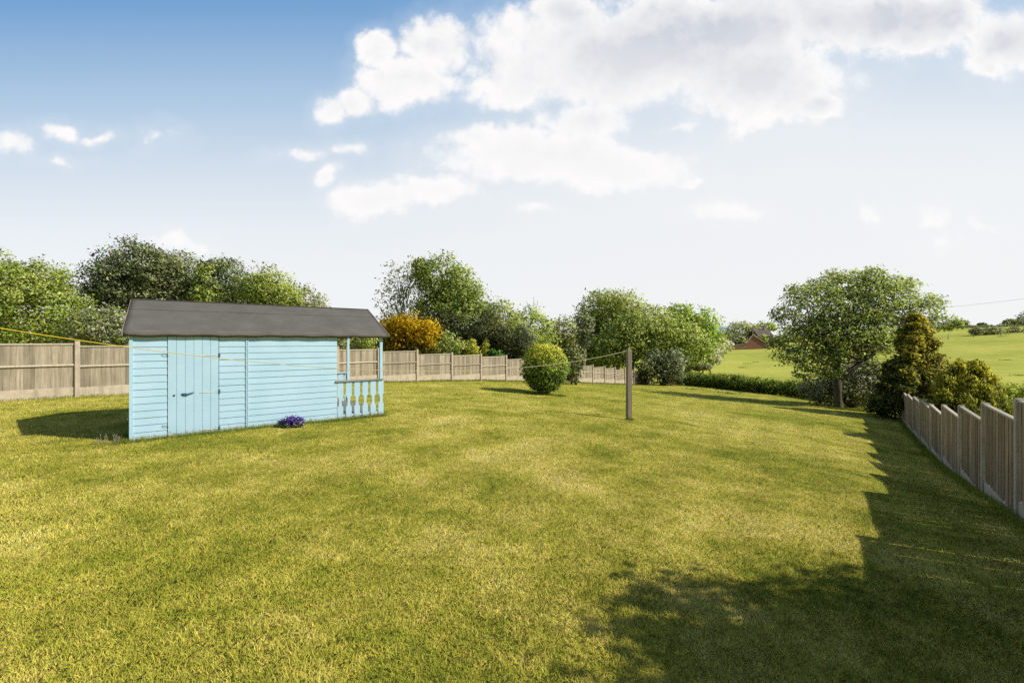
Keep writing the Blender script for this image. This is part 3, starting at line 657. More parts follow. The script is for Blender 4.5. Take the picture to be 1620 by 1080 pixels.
tree('spreading_tree', 'wide pale green spreading tree with a leaning trunk over the fence end', 'tree', 43, [(1000, 540, 48, 36), (1050, 535, 52, 36), (1085, 545, 34, 34), (1020, 515, 42, 22), (960, 560, 36, 26)], [(.07, .105, .022), (.16, .22, .045), (.29, .37, .09)], TB, trunk_px=1003, tr=.3)
tree('round_tree', 'dense round bright green tree at the edge of the field', 'tree', 58, [(1090, 518, 40, 33), (1068, 505, 26, 20), (1108, 535, 27, 32), (1085, 545, 45, 30)], [(.06, .1, .015), (.13, .22, .025), (.22, .34, .045)], TB, tr=.4)
bush('evergreen_shrub', 'large grey green evergreen shrub at the far corner of the lawn', 'shrub', 38.5, [(1062, 580, 22, 25), (1050, 592, 26, 17), (1038, 575, 16, 20)], GREY, TB, mat='glossy_leaf')
bush('evergreen_shrub', 'smaller dark shrub where the long fence ends', 'shrub', 38, [(1022, 587, 14, 20)], DARK, TB, mat='glossy_leaf')
def row(name, label, pts_, h, w, pal, ls, cat='hedge', n_lobe=None, rand=.15, **kw):
    g0 = G(*pts_[0]); root = thing(name, label, cat, (*pts_[0], g0)); W = []
    for (x0, y0), (x1, y1) in zip(pts_, pts_[1:]):
        n = max(2, int(math.hypot(x1 - x0, y1 - y0) / (w * .55)))
        for k in range(n):
            x = x0 + (x1 - x0) * (k + .5) / n + random.uniform(-.1, .1) * w; y = y0 + (y1 - y0) * (k + .5) / n; hh = h * random.uniform(1 - rand, 1 + rand)
            W.append(((x, y, G(x, y) + hh * .48), (w * .62, w * .62, hh * .56)))
    foliage('foliage', W, pal, root, ls, **kw)
    return root
row('boxy_hedge', 'low clipped dark green hedge dividing the lawn from the field', [(15.6, 40.6), (18.3, 34.8), (20.7, 29.6), (21.6, 26.4)], 1.1, 1.0, [(.05, .075, .015), (.11, .17, .03), (.24, .33, .06)], .13, rand=.06, fill=.8, cr=.35, up=.4, gain=1.5, top=[(.1, .14, .03), (.2, .26, .05), (.36, .42, .09)], topfrac=.8)  # low gain, lighter top: dark face and sunlit top painted into the leaf colour
row('distant_hedgerow', 'distant dark hedgerow closing the view behind the long fence trees', [(-34, 46), (-10, 50), (4, 52), (12, 58)], 5.0, 4.0, DARK, .3, rand=.2, fill=.8)

# ------------------------------------------------------------------ side border: apple tree, shrubs, conifers
ax, ay = (1327 - 810) / F * 23.8, 23.8; ag = G(ax, ay)
ap = thing('apple_tree', 'spreading old apple tree with a forked trunk at the lawn edge', 'tree', (ax, ay, ag))
lob = [(1345, 475, 62, 42, 0), (1285, 490, 50, 42, -.3), (1400, 475, 50, 38, .3), (1452, 492, 38, 26, .4), (1262, 525, 32, 32, -.4), (1335, 530, 60, 34, -.5), (1385, 528, 50, 34, .5), (1492, 510, 22, 12, .5), (1252, 563, 24, 13, -.6), (1292, 577, 24, 12, -.7), (1310, 560, 26, 16, -.8), (1345, 450, 40, 24, 1.2), (1300, 455, 25, 20, 1), (1400, 450, 26, 16, -1), (1236, 498, 17, 12, .3), (1228, 545, 15, 12, -.2), (1262, 462, 20, 12, 0), (1322, 438, 20, 11, .5), (1375, 434, 22, 11, -.4), (1430, 452, 22, 12, 0), (1478, 478, 18, 10, .6), (1505, 512, 15, 7, .3), (1318, 588, 16, 9, -.6), (1270, 590, 16, 9, -1)]
W = [(tuple(P(a, b, ay + e)), (c / F * ay, max(c, d) / F * ay * .95, d / F * ay)) for a, b, c, d, e in lob]
foliage('crown', W, [(.055, .08, .022), (.125, .175, .045), (.27, .33, .11)], ap, .11, cr=.27, fill=.54, shell=.6, sprig=.22, up=.35)
mb = MB(); fork = P(1325, 600, ay)
mb.tube([(ax, ay, ag - .15), (ax - .02, ay, ag + .15), (ax - .06, ay, ag + .8), fork], [.32, .22, .19, .19], 12, jitter=.1)
br = [(fork, P(1318, 560, ay), .2, .16), (P(1318, 560, ay), P(1340, 500, ay + .3), .15, .07), (P(1318, 560, ay), P(1285, 515, ay - .4), .13, .06), (fork, P(1365, 570, ay), .17, .13), (P(1365, 570, ay), P(1400, 545, ay), .13, .09), (P(1400, 545, ay), P(1440, 505, ay), .09, .04), (P(1365, 570, ay), P(1375, 500, ay + .6), .1, .05)]
for a, b, r0, r1 in br: limb(mb, a, b, r0, r1, 9, 6, .04)
for w in W:
    for k in range(7):
        q = rng.normal(size=3); q /= np.linalg.norm(q); s = random.choice(br)[1]
        limb(mb, s, Vector(w[0]) + Vector((q[0]*w[1][0], q[1]*w[1][1], q[2]*w[1][2])) * .9, .035, .008, 5, 5)
mb.build('trunk', M['bark'], ap, smooth=True)
bush('white_flowering_shrub', 'rounded shrub with clusters of white flowers behind the apple tree trunk', 'shrub', 25.3, [(1300, 612, 25, 26), (1340, 606, 32, 30), (1380, 615, 22, 28), (1365, 590, 26, 26)], DARK, bloom=.42, mat='glossy_leaf')
def plumes(px, py0, py1, half, d, n, pw, ph, power=1.0, round_=False):
    L_ = []
    for k in range(n):
        q = random.random() ** .8; a = random.uniform(0, 2 * math.pi); py = py0 + (py1 - py0) * q
        w_ = half * (math.sqrt(max(0, 1 - (1 - q) ** 2)) if round_ else q ** power)
        w_ *= random.uniform(.8, 1.05); s_ = random.uniform(.7, 1.25) * (.55 + .45 * q)
        L_.append((px + w_ * math.cos(a), py, pw * s_, ph * s_, w_ * math.sin(a) / F * d))
    for k in range(6):
        q = (k + 1) / 6; L_.append((px, py0 + (py1 - py0) * q * .95 + 8, half * .62 * (math.sqrt(1 - (1 - q) ** 2) if round_ else q ** power) + 2, (py1 - py0) / 7, 0))
    return L_
def conifer(name, label, d, lobes, pal, top, topfrac, ls, **kw):
    W = []
    for lb in lobes:
        dd = d + lb[4]; c = P(lb[0], lb[1], dd); rx = lb[2] / F * dd; rz = lb[3] / F * dd; W.append((tuple(c), (rx, rx, rz)))
    bx = sum(w[0][0] for w in W) / len(W); gz = G(bx, d); root = thing(name, label, 'conifer', (bx, d, gz))
    foliage('foliage', W, pal, root, ls, top=top, topfrac=topfrac, **kw)
    mb = MB(); limb(mb, (bx, d, gz - .1), (bx, d, gz + 2.0), .12, .05); mb.build('trunk', M['bark'], root, smooth=True)
conifer('golden_conifer', 'tall conical golden conifer beyond the apple tree at the fence corner', 20.3, plumes(1448, 498, 650, 64, 20.3, 130, 13, 9, .75), [(.03, .04, .012), (.075, .085, .02), (.16, .155, .035)], [(.06, .06, .012), (.22, .18, .025), (.48, .34, .035)], .5, .10, cr=.3, spiky=.3, up=.5, fill=.8, flat=.45, sprig=.1, gain=2.3)
conifer('golden_cypress', 'squat golden cypress bush rising behind the stepped fence', 13.0, plumes(1532, 573, 690, 60, 13.0, 90, 11, 17, .6, True), [(.03, .042, .01), (.085, .10, .018), (.17, .175, .03)], [(.06, .07, .01), (.2, .19, .02), (.42, .34, .03)], .6, .06, cr=.16, spiky=1.6, up=.0, aspect=.4, fill=.9, sprig=.05, gain=2.3)
bush('green_shrub', 'fresh green shrub behind the nearest panel of the stepped fence', 'shrub', 19, [(1612, 622, 26, 16), (1640, 630, 26, 22), (1590, 640, 24, 16)], BRIGHT)
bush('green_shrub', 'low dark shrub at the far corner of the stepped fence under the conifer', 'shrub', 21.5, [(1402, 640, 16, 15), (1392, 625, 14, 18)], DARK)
# tree and shrubs beyond the fence whose shadow falls across the near lawn
sx, sy = 5.9, .4; sg = G(sx, sy); st = thing('cherry_tree', 'leafy garden tree beyond the side fence beside the viewer', 'tree', (sx, sy, sg))
foliage('crown', [((5.55, 1.15, sg + 3.2), (1.2, 1.05, .85)), ((6.8, 1.3, sg + 3.3), (1.2, 1.05, .9)), ((4.95, .2, sg + 3.1), (1.15, 1.25, .9)), ((6.1, -.2, sg + 3.1), (1.5, 1.3, 1.1)), ((4.7, -1.3, sg + 3.2), (1.3, 1.3, 1.0)), ((6.4, .6, sg + 2.1), (1.1, 1.0, 1.0))], GREEN, st, .09, cr=.3, sprig=.15, fill=1.5, shell=.5)
mb = MB(); limb(mb, (sx, sy, sg - .1), (sx, sy, sg + 2), .14, .1)
for e in ((5.2, 1.1, 3.3), (5, -.3, 3.2), (6.4, -.6, 3.7), (4.6, -1.7, 3.2)): limb(mb, (sx, sy, sg + 1.9), (e[0], e[1], sg + e[2]), .08, .03)
mb.build('trunk', M['bark'], st, smooth=True)

# ------------------------------------------------------------------ the field and what stands in it
for k, (px, py, rx, ry, d, lab) in enumerate((
    (1112, 556, 18, 22, 62, 'nearest pale may blossom bush at the field edge beside the round tree'),
    (1128, 549, 15, 18, 78, 'second may blossom bush from the round tree along the field edge'),
    (1140, 546, 11, 13, 98, 'middle may blossom bush along the field edge'),
    (1149, 548, 9, 8, 118, 'small pale bush near the brick wall end of the field hedge'),
    (1124, 568, 16, 8, 58, 'low bush at the foot of the field hedge'))):
    bush('may_bush', lab, 'shrub', d, [(px, py, rx, ry)], [(.14, .18, .05), (.27, .32, .12), (.42, .46, .25)], 'pale bushes along the field edge', bloom=.3, sprig=.05)
bush('gorse_clump', 'low grey brown scrub clump in the field behind the hedge', 'shrub', 46, [(1112, 580, 13, 5), (1104, 582, 8, 4)], [(.07, .07, .04), (.14, .14, .09), (.22, .22, .14)])
for k, (px, py, rx, ry, d, pal, lab) in enumerate((
    (1150, 538, 15, 14, 168, OLIVE, 'far olive tree at the blue hill end of the farm copse'),
    (1168, 528, 22, 17, 172, OLIVE, 'broad olive tree in the middle of the farm copse'),
    (1190, 530, 14, 17, 165, GREEN, 'dark green tree behind the brick gable'),
    (1202, 525, 10, 16, 170, DARK, 'dark pointed tree at the top of the farm copse'),
    (1216, 517, 12, 8, 175, BRIGHT, 'bright green tree behind the farmhouse roof'),
    (1160, 543, 9, 7, 150, GREY, 'small grey green tree before the farm copse'),
    (1173, 541, 7, 8, 150, OLIVE, 'small olive tree beside the brick gable'),
    (1232, 540, 12, 12, 150, OLIVE, 'bushy tree at the far side of the farmhouse'),
    (1250, 532, 14, 14, 170, GREEN, 'far green tree behind the apple tree crown'),
    (1206, 536, 6, 6, 146, BRIGHT, 'small yellow green bush over the sloping wall'))):
    tree('farm_tree', lab, 'tree', d, [(px, py, rx, ry)], pal, 'trees round the farm buildings', tr=.3, twigs=3, ls=.62)
d = 140; bn = thing('brick_barn', 'red brick gabled barn at the far end of the field', 'barn', (*P(1195, 552, d).xy, G(*P(1195, 552, d).xy) - .2)); gb = G(*P(1195, 552, d).xy) - 1
def pt(px, py, dd=0): v = P(px, py, d); return v + Vector((0, dd, 0))
def down(px): v = pt(px, 560); v.z = gb; return v
mb = MB(); mb.prism([down(1180), down(1215), pt(1215, 546), pt(1204, 540), pt(1191, 530.5), pt(1180, 544)], (5.0, 8.6, 0)); mb.build('wall', M['brick'], bn)
mb = MB()
for a, b in (((1191, 529.8), (1204, 539)), ((1204, 539), (1217, 545.8)), ((1179, 544), (1191, 529.8))):
    p0, p1 = pt(*a, -.3), pt(*b, -.3); mb.prism([p0, p1, p1 + ZZ * .35, p0 + ZZ * .35], (5.2, 8.9, 0))
mb.build('roof', M['stone_dark'], bn)
wl = thing('brick_wall', 'low brick field wall running up to the barn', 'wall', (*P(1168, 552, 138).xy, gb))
mb = MB(); mb.prism([down(1154), down(1179.6), pt(1179.6, 544.5), pt(1154, 546)], (0, .4, 0)); mb.build('masonry', M['old_brick'], wl)
mb = MB(); mb.prism([pt(1154, 546, -.1), pt(1179.6, 544.5, -.1), pt(1179.6, 543.8, -.1), pt(1154, 545.3, -.1)], (0, .6, 0)); mb.build('coping', M['stone_dark'], wl)
d = 155; hx = P(1211, 540, d); fh = thing('farmhouse', 'distant farmhouse with a dark roof and two chimneys behind the barn', 'house', (hx.x, hx.y, G(hx.x, hx.y)))
gb = G(hx.x, hx.y) - 1
mb = MB(); mb.prism([down(1200), down(1224), pt(1224, 531), pt(1200, 531)], (0, 7, 0)); wa = mb.build('wall', M['old_brick'], fh)
mb = MB(); mb.prism([pt(1199, 532, -.3), pt(1225, 532, -.3), pt(1224, 520.5, 3.5), pt(1200, 520.5, 3.5)], (0, .2, .1)); mb.prism([pt(1200, 520.5, 3.6), pt(1224, 520.5, 3.6), pt(1225, 532, 7.3), pt(1199, 532, 7.3)], (0, .2, .1)); rfh = mb.build('roof', M['slate'], fh)
for px in (1201.5, 1219): 
    mb = MB(); c = pt(px, 522, 3.5); mb.box(c, (.8, .8, 3.0)); mb.box(c + ZZ * 1.55, (1, 1, .2)); mb.build('chimney', M['stone'], rfh)
for px in (1205, 1213): 
    mb = MB(); mb.box(pt(px, 537, -.02), (1.1, .1, 1.3)); mb.build('window', M['iron'], fh)
# bushes and hedges on the rising field
for k, (px, py, rx, ry, d, lab) in enumerate((
    (1545, 524, 9, 5, 128, 'small round bush on the field slope nearest the golden conifer'), (1567, 523.5, 17, 6.5, 128, 'widest grey bush on the field slope beside a fence post'),
    (1606, 523.5, 12, 6, 130, 'round grey bush on the field slope at the edge of view'))):
    bush('field_bush', lab, 'shrub', d, [(px, py, rx, ry)], [(.05, .06, .035), (.11, .125, .07), (.19, .2, .12)], 'bushes on the rising field', ls=.45)
for k, (px, py, rx, ry, lab) in enumerate(((1500, 514, 8, 4, 'skyline tree touching the apple tree crown'), (1524, 512, 7, 5, 'rounded skyline tree over the field bushes'), (1553, 514, 6, 3, 'smallest skyline tree on the ridge'), (1600, 511, 12, 6, 'wide skyline tree on the ridge'), (1622, 505, 10, 11, 'tallest skyline tree at the edge of view'))):
    tree('skyline_tree', lab, 'tree', 205, [(px, py, rx, ry)], DARK, 'trees on the skyline', ls=.75, tr=.3, twigs=2)
row('ridge_hedge', 'thin dark hedge along the skyline ridge', [(185, 192), (212, 199), (250, 204), (280, 205)], 1.0, 1.6, DARK, .45, rand=.3, cr=.6)
for px in (1583, 1500, 1540, 1620):
    p = P(px, 529, 122); g = G(p.x, p.y); mb = MB(); mb.tube([(p.x, p.y, g - .2), (p.x, p.y, g + 1.3)], [.09, .07], 8)
    o = mb.build('fence_stake', M['post_wood'], None, (p.x, p.y, g)); tagp(o, 'wooden fence stake standing on the field slope', 'stake', 'stakes across the field slope')
# rough grass between hedge and field (uncountable)
def rough(name, poly_pts, n, h, pal, w):
    t = rng.random(n); k = np.array(poly_pts, float); s = t * (len(k) - 1); i = np.minimum(s.astype(int), len(k) - 2); f = (s - i)[:, None]
    p = k[i] * (1 - f) + k[i + 1] * f; p = p + rng.normal(size=p.shape) * w
    z = ground_np(p[:, 0], p[:, 1]); b = np.column_stack([p, z]); hh = h * rng.uniform(.4, 1.2, n) * (1 + .5 * np.sin(p[:, 0] * 1.7)); a = rng.uniform(0, 6.283, n); ww = h * .10
    side = np.column_stack([np.cos(a), np.sin(a), np.zeros(n)]) * ww; lean = np.column_stack([rng.normal(size=(n, 2)) * .3, np.ones(n)]) * hh[:, None]
    V = np.stack([b - side, b + side, b + lean], 1); pal = np.array(pal); c = pal[rng.integers(0, len(pal), n)] * rng.uniform(.7, 1.2, (n, 1))
    o = raw_mesh(name, V, 3, c, M['grass_tuft'], None, tuple(b[0])); tagp(o, kind='stuff'); return o
o = rough('rough_grass', [(17.5, 42.5), (20.2, 36.5), (23, 31), (25.5, 27)], 26000, .75, [(.2, .22, .06), (.30, .25, .12), (.22, .14, .08), (.16, .22, .05)], .75); tagp(o, 'tall brown and green rough grass behind the clipped hedge', 'grass')
# tufts in the field
T = []
for i in range(50):
    a = rng.uniform(.35, 1.25); dd = rng.uniform(30, 130); x, y = dd * a, dd
    T.append((x, y))
T = np.array(T); idx = np.repeat(np.arange(len(T)), 60); p = T[idx] + rng.normal(size=(len(idx), 2)) * .5; z = ground_np(p[:, 0], p[:, 1]); n = len(p)
b = np.column_stack([p, z]); a = rng.uniform(0, 6.283, n); side = np.column_stack([np.cos(a), np.sin(a), np.zeros(n)]) * .06
V = np.stack([b - side, b + side, b + np.column_stack([rng.normal(size=(n, 2)) * .1, rng.uniform(.05, .16, n)])], 1)
c = np.array([(.24, .28, .06)]) * rng.uniform(.6, 1.3, (n, 1)); o = raw_mesh('field_tufts', V, 3, c, M['grass_tuft'], None, tuple(b[0])); tagp(o, 'scattered darker grass tufts in the field', 'grass', kind='stuff')
# power line over the field
pa, pb = P(1380, 496, 70), P(1760, 452, 78); mb = MB(); ptsw = []
for i in range(31): t = i / 30; v = pa.lerp(pb, t); v.z -= math.sin(math.pi * t) * .5; ptsw.append(v)
mb.tube(ptsw, .022, 5); o = mb.build('power_cable', M['wire'], None, pa); tagp(o, 'thin grey overhead cable crossing the sky over the field', 'cable')
for v, lab in ((pa, 'slim timber pole carrying the overhead cable behind the apple tree'), (pb, 'slim timber pole carrying the overhead cable out in the field')):
    g = G(v.x, v.y); mb = MB(); mb.tube([(v.x, v.y, g - .3), (v.x, v.y, v.z + .1)], [.13, .09], 8); o = mb.build('cable_pole', M['bark'], None, (v.x, v.y, g)); tagp(o, lab, 'pole')
# far hill; the blue of distant haze is put into its colour
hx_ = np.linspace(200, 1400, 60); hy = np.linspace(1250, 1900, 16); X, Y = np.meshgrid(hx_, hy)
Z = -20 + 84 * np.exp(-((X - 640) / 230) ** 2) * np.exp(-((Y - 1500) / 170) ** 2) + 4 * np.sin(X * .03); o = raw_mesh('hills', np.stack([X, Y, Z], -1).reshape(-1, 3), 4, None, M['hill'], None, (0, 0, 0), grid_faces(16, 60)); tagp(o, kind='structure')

# ------------------------------------------------------------------ grass blades of the lawn (uncountable)
def vnoise(x, y, s, seed):
    r = np.random.default_rng(seed); T_ = r.random((256, 256)); X_ = x * s; Y_ = y * s; xi = np.floor(X_).astype(int); yi = np.floor(Y_).astype(int)
    fx_ = X_ - xi; fy_ = Y_ - yi; fx_ = fx_ * fx_ * (3 - 2 * fx_); fy_ = fy_ * fy_ * (3 - 2 * fy_); g_ = lambda a, b: T_[a % 256, b % 256]
    return (g_(xi, yi) * (1 - fx_) + g_(xi + 1, yi) * fx_) * (1 - fy_) + (g_(xi, yi + 1) * (1 - fx_) + g_(xi + 1, yi + 1) * fx_) * fy_
def shed_mask(x, y):
    dx = x - P0.x; dy = y - P0.y; s = dx * UU.x + dy * UU.y; t = dx * VV.x + dy * VV.y
    return (s > -.02) & (s < 4.0) & (t > -.02) & (t < W_ + .02)
def blades(nb, d0, d1, power):
    q = rng.random(nb)
    d = d0 * (d1 / d0) ** q if power == 2 else np.sqrt(d0 * d0 + (d1 * d1 - d0 * d0) * q)
    k = rng.uniform(-1.6, 1.5, nb); x = k * d; y = d
    ok = inside(x, y, LAWN) & ~shed_mask(x, y); return x[ok], y[ok]
xa, ya = blades(270000, .6, 3.2, 1); xb, yb = blades(620000, 3.2, 42, 2)
x = np.concatenate([xa, xb]); y = np.concatenate([ya, yb]); n = len(x); dist = np.maximum(y, 1.2)
z = ground_np(x, y) + bumps(x, y) + .008; b = np.column_stack([x, y, z])
tuft = vnoise(x, y, 2.2, 3) * .5 + vnoise(x, y, 7, 4) * .5; long_ = .65 + .9 * tuft
scl = np.clip(dist / 7, .8, 3.0); hgt = .021 * rng.uniform(.5, 1.5, n) * long_ * (1 + .05 * (scl - 1)); wid = np.where(y < 3.2, .0018, .0021) * scl ** 1.05 * rng.uniform(.7, 1.4, n)
a = rng.uniform(0, 6.283, n); side = np.column_stack([np.cos(a), np.sin(a), np.zeros(n)]) * wid[:, None]
la = rng.uniform(0, 6.283, n); lean = np.column_stack([np.cos(la), np.sin(la), np.zeros(n)]) * (hgt * rng.uniform(.3, 1.25, n))[:, None]; up = np.column_stack([np.zeros(n), np.zeros(n), hgt])
V = np.stack([b - side, b + side, b + side * .75 + lean * .35 + up * .6, b + lean + up * .95, b - side * .75 + lean * .35 + up * .6], 1)
v = rng.random(n); dry = rng.random(n) < .16; cb = np.where(dry[:, None], np.array([[1.28, 1.08, 1.25]]), np.array([[.88, 1.0, .8]]) ) * (.78 + .44 * v)[:, None]
o = raw_mesh('lawn_grass', V, 5, cb, M['blade'], None, (0, 0, 0)); tagp(o, 'short sunlit lawn grass, part green and part straw coloured', 'grass', kind='stuff')
# long grass at the foot of fences, trunk and shed
def fringe(lines, n, h, pal, w, mat='leaf'):
    P_ = []
    for (x0, y0), (x1, y1), wt in lines:
        m = int(n * wt); t = rng.random(m)[:, None]; P_.append(np.array([[x0, y0]]) * (1 - t) + np.array([[x1, y1]]) * t + rng.normal(size=(m, 2)) * w)
    return np.concatenate(P_)
def s2(s, t): q = S(s, t, 0); return (q.x, q.y)
ls_ = [(s2(0, -.05), s2(3.1, -.05), 1.0), (s2(3.1, -.06), s2(4.02, -.06), .3), (s2(4.03, 0), s2(4.03, 2.4), .3), (s2(-.08, -.1), s2(-.1, .5), .5),
       ((-15, 8.1), (-.37, 24.85), 3.0), ((-.37, 24.85), (10.5, 37.3), 1.5), ((2.5, .9), (18.0, 20.0), 3.0), ((ax - .6, ay - .1), (ax + 1.9, ay - .9), 1.4), ((3.05, 11.3), (3.15, 11.3), .06), ((.6, 17.6), (2.2, 17.6), .4)]
p = fringe(ls_, 5200, .1, None, .05); n = len(p); z = ground_np(p[:, 0], p[:, 1]) + bumps(p[:, 0], p[:, 1]); b = np.column_stack([p, z])
ds = np.maximum(p[:, 1], 3); hh = .055 * rng.uniform(.3, 1.6, n) * (1 + ds / 40); a = rng.uniform(0, 6.283, n); side = np.column_stack([np.cos(a), np.sin(a), np.zeros(n)]) * (.0022 * np.clip(ds / 6, 1, 4))[:, None]
V = np.stack([b - side, b + side, b + np.column_stack([rng.normal(size=(n, 2)) * .02, hh])], 1)
c = np.array([(.2, .25, .04)]) * rng.uniform(.6, 1.5, (n, 1)); o = raw_mesh('edging_grass', V, 3, c, M['grass_tuft'], None, (0, 0, 0)); tagp(o, 'longer unmown grass along the foot of fences and shed', 'grass', kind='stuff')
# dry weeds at the near corner of the shed
wx, wy = s2(-.22, -.02); wg = G(wx, wy); mb = MB(); wd = thing('dry_weed', 'dry grey weed stalks at the near corner of the blue shed', 'plant', (wx, wy, wg))
for k in range(26):
    a = random.uniform(-.2, .18); c = random.uniform(-.06, .06); h = random.uniform(.06, .16)
    mb.tube([(wx + a, wy + c, wg - .01), (wx + a * 1.15, wy + c, wg + h * .6), (wx + a * 1.3 + random.uniform(-.03, .03), wy + c, wg + h)], [.0025, .002, .004], 5)
mb.build('stalks', M['edge_wood'], wd)

# ------------------------------------------------------------------ sun, sky, camera
SUN = Vector((1.25, -.30, 1.0)).normalized()
sd = bpy.data.lights.new('sun', 'SUN'); sd.energy = 5.0; sd.angle = R(.55); sd.color = (1, .95, .83)
so = bpy.data.objects.new('sun', sd); col.objects.link(so); so.rotation_euler = (-SUN).to_track_quat('-Z', 'Y').to_euler(); so.location = (20, -5, 20)
elev = math.asin(SUN.z); azi = math.atan2(SUN.x, SUN.y)
w = bpy.data.worlds.new('World'); scene.world = w; w.use_nodes = True; nt = w.node_tree; nt.nodes.clear()
sky = nt.nodes.new('ShaderNodeTexSky'); sky.sky_type = 'NISHITA'; sky.sun_disc = False; sky.sun_elevation = elev; sky.sun_rotation = azi; sky.air_density = 1.0; sky.dust_density = .6; sky.ozone_density = 1.5
tc = nt.nodes.new('ShaderNodeTexCoord').outputs['Generated']; sep = nt.nodes.new('ShaderNodeSeparateXYZ'); L(nt, tc, sep.inputs[0])
yy = mth(nt, 'MAXIMUM', sep.outputs['Y'], .08); uu = mth(nt, 'DIVIDE', sep.outputs['X'], yy); vv = mth(nt, 'DIVIDE', sep.outputs['Z'], yy)
cb_ = nt.nodes.new('ShaderNodeCombineXYZ'); L(nt, uu, cb_.inputs[0]); L(nt, vv, cb_.inputs[1]); uv = cb_.outputs[0]
front = mth(nt, 'MULTIPLY', mth(nt, 'SUBTRACT', sep.outputs['Y'], .1), 4, clamp=True)
# clear-sky colour of the hazy half of the sky, by height
vr = mth(nt, 'SUBTRACT', vv, mth(nt, 'MULTIPLY', mth(nt, 'ADD', uu, .35, clamp=True), .22))
blue = ramp(nt, mth(nt, 'DIVIDE', vr, .9, clamp=True), [(0, (9.1, 9.25, 9.3)), (.17, (9.05, 9.25, 9.4)), (.3, (8.4, 8.85, 9.2)), (.45, (6.8, 7.7, 8.7)), (.62, (4.5, 6.15, 8.0)), (.86, (2.0, 3.95, 6.8)), (1, (1.3, 3.0, 6.0))])
base = mixc(nt, mth(nt, 'MULTIPLY', front, .94), sky.outputs[0], blue)
# clouds: soft ellipses broken up by noise
BL = [(1000, 85, 290, 100, 1), (1200, 120, 165, 95, 1), (1150, 40, 240, 80, 1), (1430, 35, 190, 62, .95), (1590, 70, 90, 60, .95), (1310, 40, 120, 60, .9), (685, 70, 60, 52, 1), (607, 75, 40, 38, .9), (640, 125, 85, 45, 1), (560, 160, 45, 30, .8), (520, 172, 32, 30, .85), (820, 120, 90, 60, .95),
      (850, 245, 175, 50, 1), (970, 262, 140, 44, 1), (740, 222, 48, 24, .75), (930, 190, 95, 36, .8), (590, 318, 62, 36, .95), (524, 278, 18, 26, .75), (548, 236, 30, 12, .6), (480, 238, 44, 12, .36), (690, 300, 80, 26, .6), (1295, 165, 50, 32, .8), (1065, 200, 40, 8, .5), (1560, 110, 30, 22, .6),
      (1150, 338, 60, 16, .5), (1375, 340, 16, 16, .45), (1470, 345, 40, 24, .5), (1500, 385, 50, 22, .4), (1560, 360, 30, 14, .35), (18, 228, 32, 24, .6), (90, 202, 40, 14, .42), (152, 211, 44, 12, .42), (250, 216, 28, 20, .34), (850, 325, 36, 10, .35), (1095, 285, 30, 9, .5), (270, 378, 30, 14, .4), (320, 388, 34, 14, .4), (90, 252, 24, 7, .25), (885, 25, 48, 34, 1)]
n1 = nt.nodes.new('ShaderNodeTexNoise'); n1.inputs['Scale'].default_value = 5; n1.inputs['Detail'].default_value = 6; n1.inputs['Roughness'].default_value = .55; L(nt, uv, n1.inputs['Vector'])
wv = nt.nodes.new('ShaderNodeVectorMath'); wv.operation = 'MULTIPLY_ADD'; L(nt, n1.outputs['Color'], wv.inputs[0]); wv.inputs[1].default_value = (.13, .09, 0); 
sub = nt.nodes.new('ShaderNodeVectorMath'); sub.operation = 'SUBTRACT'; L(nt, uv, sub.inputs[0]); sub.inputs[1].default_value = (.065, .045, 0); L(nt, sub.outputs[0], wv.inputs[2])
def density(vec):
    cur = None
    for px, py, rx, ry, wt in BL:
        m = nt.nodes.new('ShaderNodeVectorMath'); m.operation = 'MULTIPLY_ADD'; L(nt, vec, m.inputs[0]); sx_, sy_ = F / rx, F / ry
        m.inputs[1].default_value = (sx_, sy_, 0); m.inputs[2].default_value = (-(px - 810) / F * sx_, -(540 - py) / F * sy_, 0)
        ln = nt.nodes.new('ShaderNodeVectorMath'); ln.operation = 'LENGTH'; L(nt, m.outputs[0], ln.inputs[0])
        g = mth(nt, 'MULTIPLY_ADD', ln.outputs['Value'], -wt * .9, wt * 1.0)
        cur = g if cur is None else mth(nt, 'SMOOTH_MAX', cur, g, .12)
    return cur
den0 = density(wv.outputs[0])
def puff(vec):
    a = noise(nt, vec, 6.5, 7, .66)
    tot = mth(nt, 'MULTIPLY', mth(nt, 'SUBTRACT', a, .5), 1.5)
    for sc, am in ((13, .12), (31, .10)):
        v = nt.nodes.new('ShaderNodeTexVoronoi'); v.feature = 'F1'; v.inputs['Scale'].default_value = sc
        L(nt, vec, v.inputs['Vector']); tot = mth(nt, 'ADD', tot, mth(nt, 'MULTIPLY', mth(nt, 'SUBTRACT', .45, v.outputs['Distance']), am * 1.6))
    return tot
n3 = noise(nt, uv, 3.2, 4, .5)
duv = nt.nodes.new('ShaderNodeVectorMath'); duv.operation = 'MULTIPLY_ADD'; L(nt, n1.outputs['Color'], duv.inputs[0]); duv.inputs[1].default_value = (.05, .05, 0); L(nt, uv, duv.inputs[2])
off_ = nt.nodes.new('ShaderNodeVectorMath'); off_.operation = 'ADD'; L(nt, duv.outputs[0], off_.inputs[0]); off_.inputs[1].default_value = (.018, .022, 0)
pf = puff(duv.outputs[0]); pf2 = puff(off_.outputs[0]); relief = mth(nt, 'SUBTRACT', pf2, pf)
den = mth(nt, 'ADD', den0, mth(nt, 'MULTIPLY', pf, .9))
mask = mth(nt, 'MULTIPLY', mth(nt, 'MULTIPLY', mth(nt, 'SUBTRACT', den, .0), mth(nt, 'MULTIPLY_ADD', n3, 5.0, .2), clamp=True), front)
halo = mth(nt, 'MULTIPLY', mth(nt, 'MULTIPLY', mth(nt, 'ADD', den, .38), .75, clamp=True), mth(nt, 'MULTIPLY', front, .42))
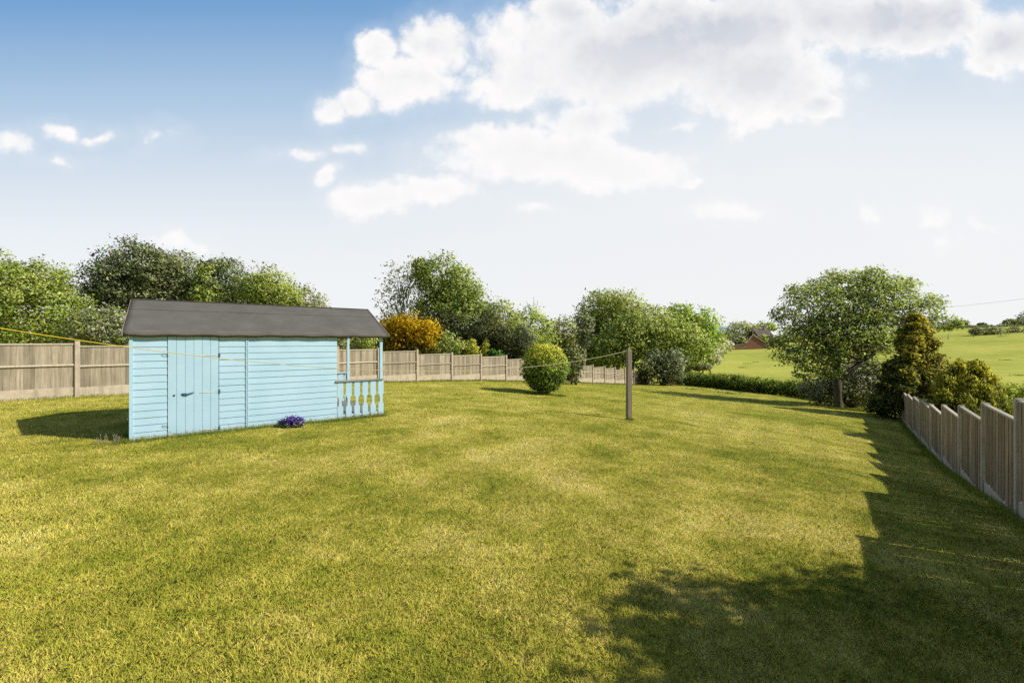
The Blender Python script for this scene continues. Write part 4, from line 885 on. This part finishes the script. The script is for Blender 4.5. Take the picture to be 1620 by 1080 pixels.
ms = nt.nodes.new('ShaderNodeMapRange'); ms.interpolation_type = 'SMOOTHSTEP'; L(nt, mask, ms.inputs[0])
# grey bellies where the cloud is thick and high overhead
thick = mth(nt, 'MULTIPLY', mth(nt, 'SUBTRACT', den, .30), 1.9, clamp=True)
high = mth(nt, 'MULTIPLY', mth(nt, 'SUBTRACT', vv, .42), 3.2, clamp=True)
right = mth(nt, 'MULTIPLY', mth(nt, 'ADD', uu, .02), 5, clamp=True)
gsh = mth(nt, 'MULTIPLY', mth(nt, 'MULTIPLY', thick, mth(nt, 'MULTIPLY_ADD', mth(nt, 'MULTIPLY', high, right), .85, .15)), mth(nt, 'MULTIPLY_ADD', n3, 1.2, .3), clamp=True)
cloudc = mixc(nt, gsh, (9.9, 9.75, 9.7), (6.2, 6.55, 7.2))
shd = mth(nt, 'MULTIPLY', mth(nt, 'ADD', mth(nt, 'MULTIPLY', relief, 1.7), .12, clamp=True), mth(nt, 'MULTIPLY_ADD', high, .75, .25), clamp=True)
cloudc = mixc(nt, shd, cloudc, (7.2, 7.45, 7.9))
fin = mixc(nt, ms.outputs[0], mixc(nt, halo, base, (9.5, 9.55, 9.6)), cloudc)
bg = nt.nodes.new('ShaderNodeBackground'); bg.inputs['Strength'].default_value = .1; L(nt, fin, bg.inputs['Color'])
wo = nt.nodes.new('ShaderNodeOutputWorld'); L(nt, bg.outputs[0], wo.inputs['Surface'])
cam = bpy.data.cameras.new('camera'); co = bpy.data.objects.new('camera', cam); col.objects.link(co)
co.location = (0, 0, EZ); co.rotation_euler = (R(90), 0, 0); cam.sensor_width = 36; cam.lens = 36 * F / 1620; cam.clip_start = .05; cam.clip_end = 6000
scene.camera = co
scene.render.engine = 'CYCLES'; scene.view_settings.view_transform = 'Standard'; scene.view_settings.look = 'None'; scene.view_settings.exposure = 0; scene.view_settings.gamma = 1
scene.cycles.max_bounces = 6; scene.cycles.transparent_max_bounces = 4; scene.cycles.diffuse_bounces = 3; scene.cycles.glossy_bounces = 2
scene.cycles.use_denoising = False; scene.cycles.denoiser = 'OPENIMAGEDENOISE'; scene.cycles.denoising_prefilter = 'ACCURATE'
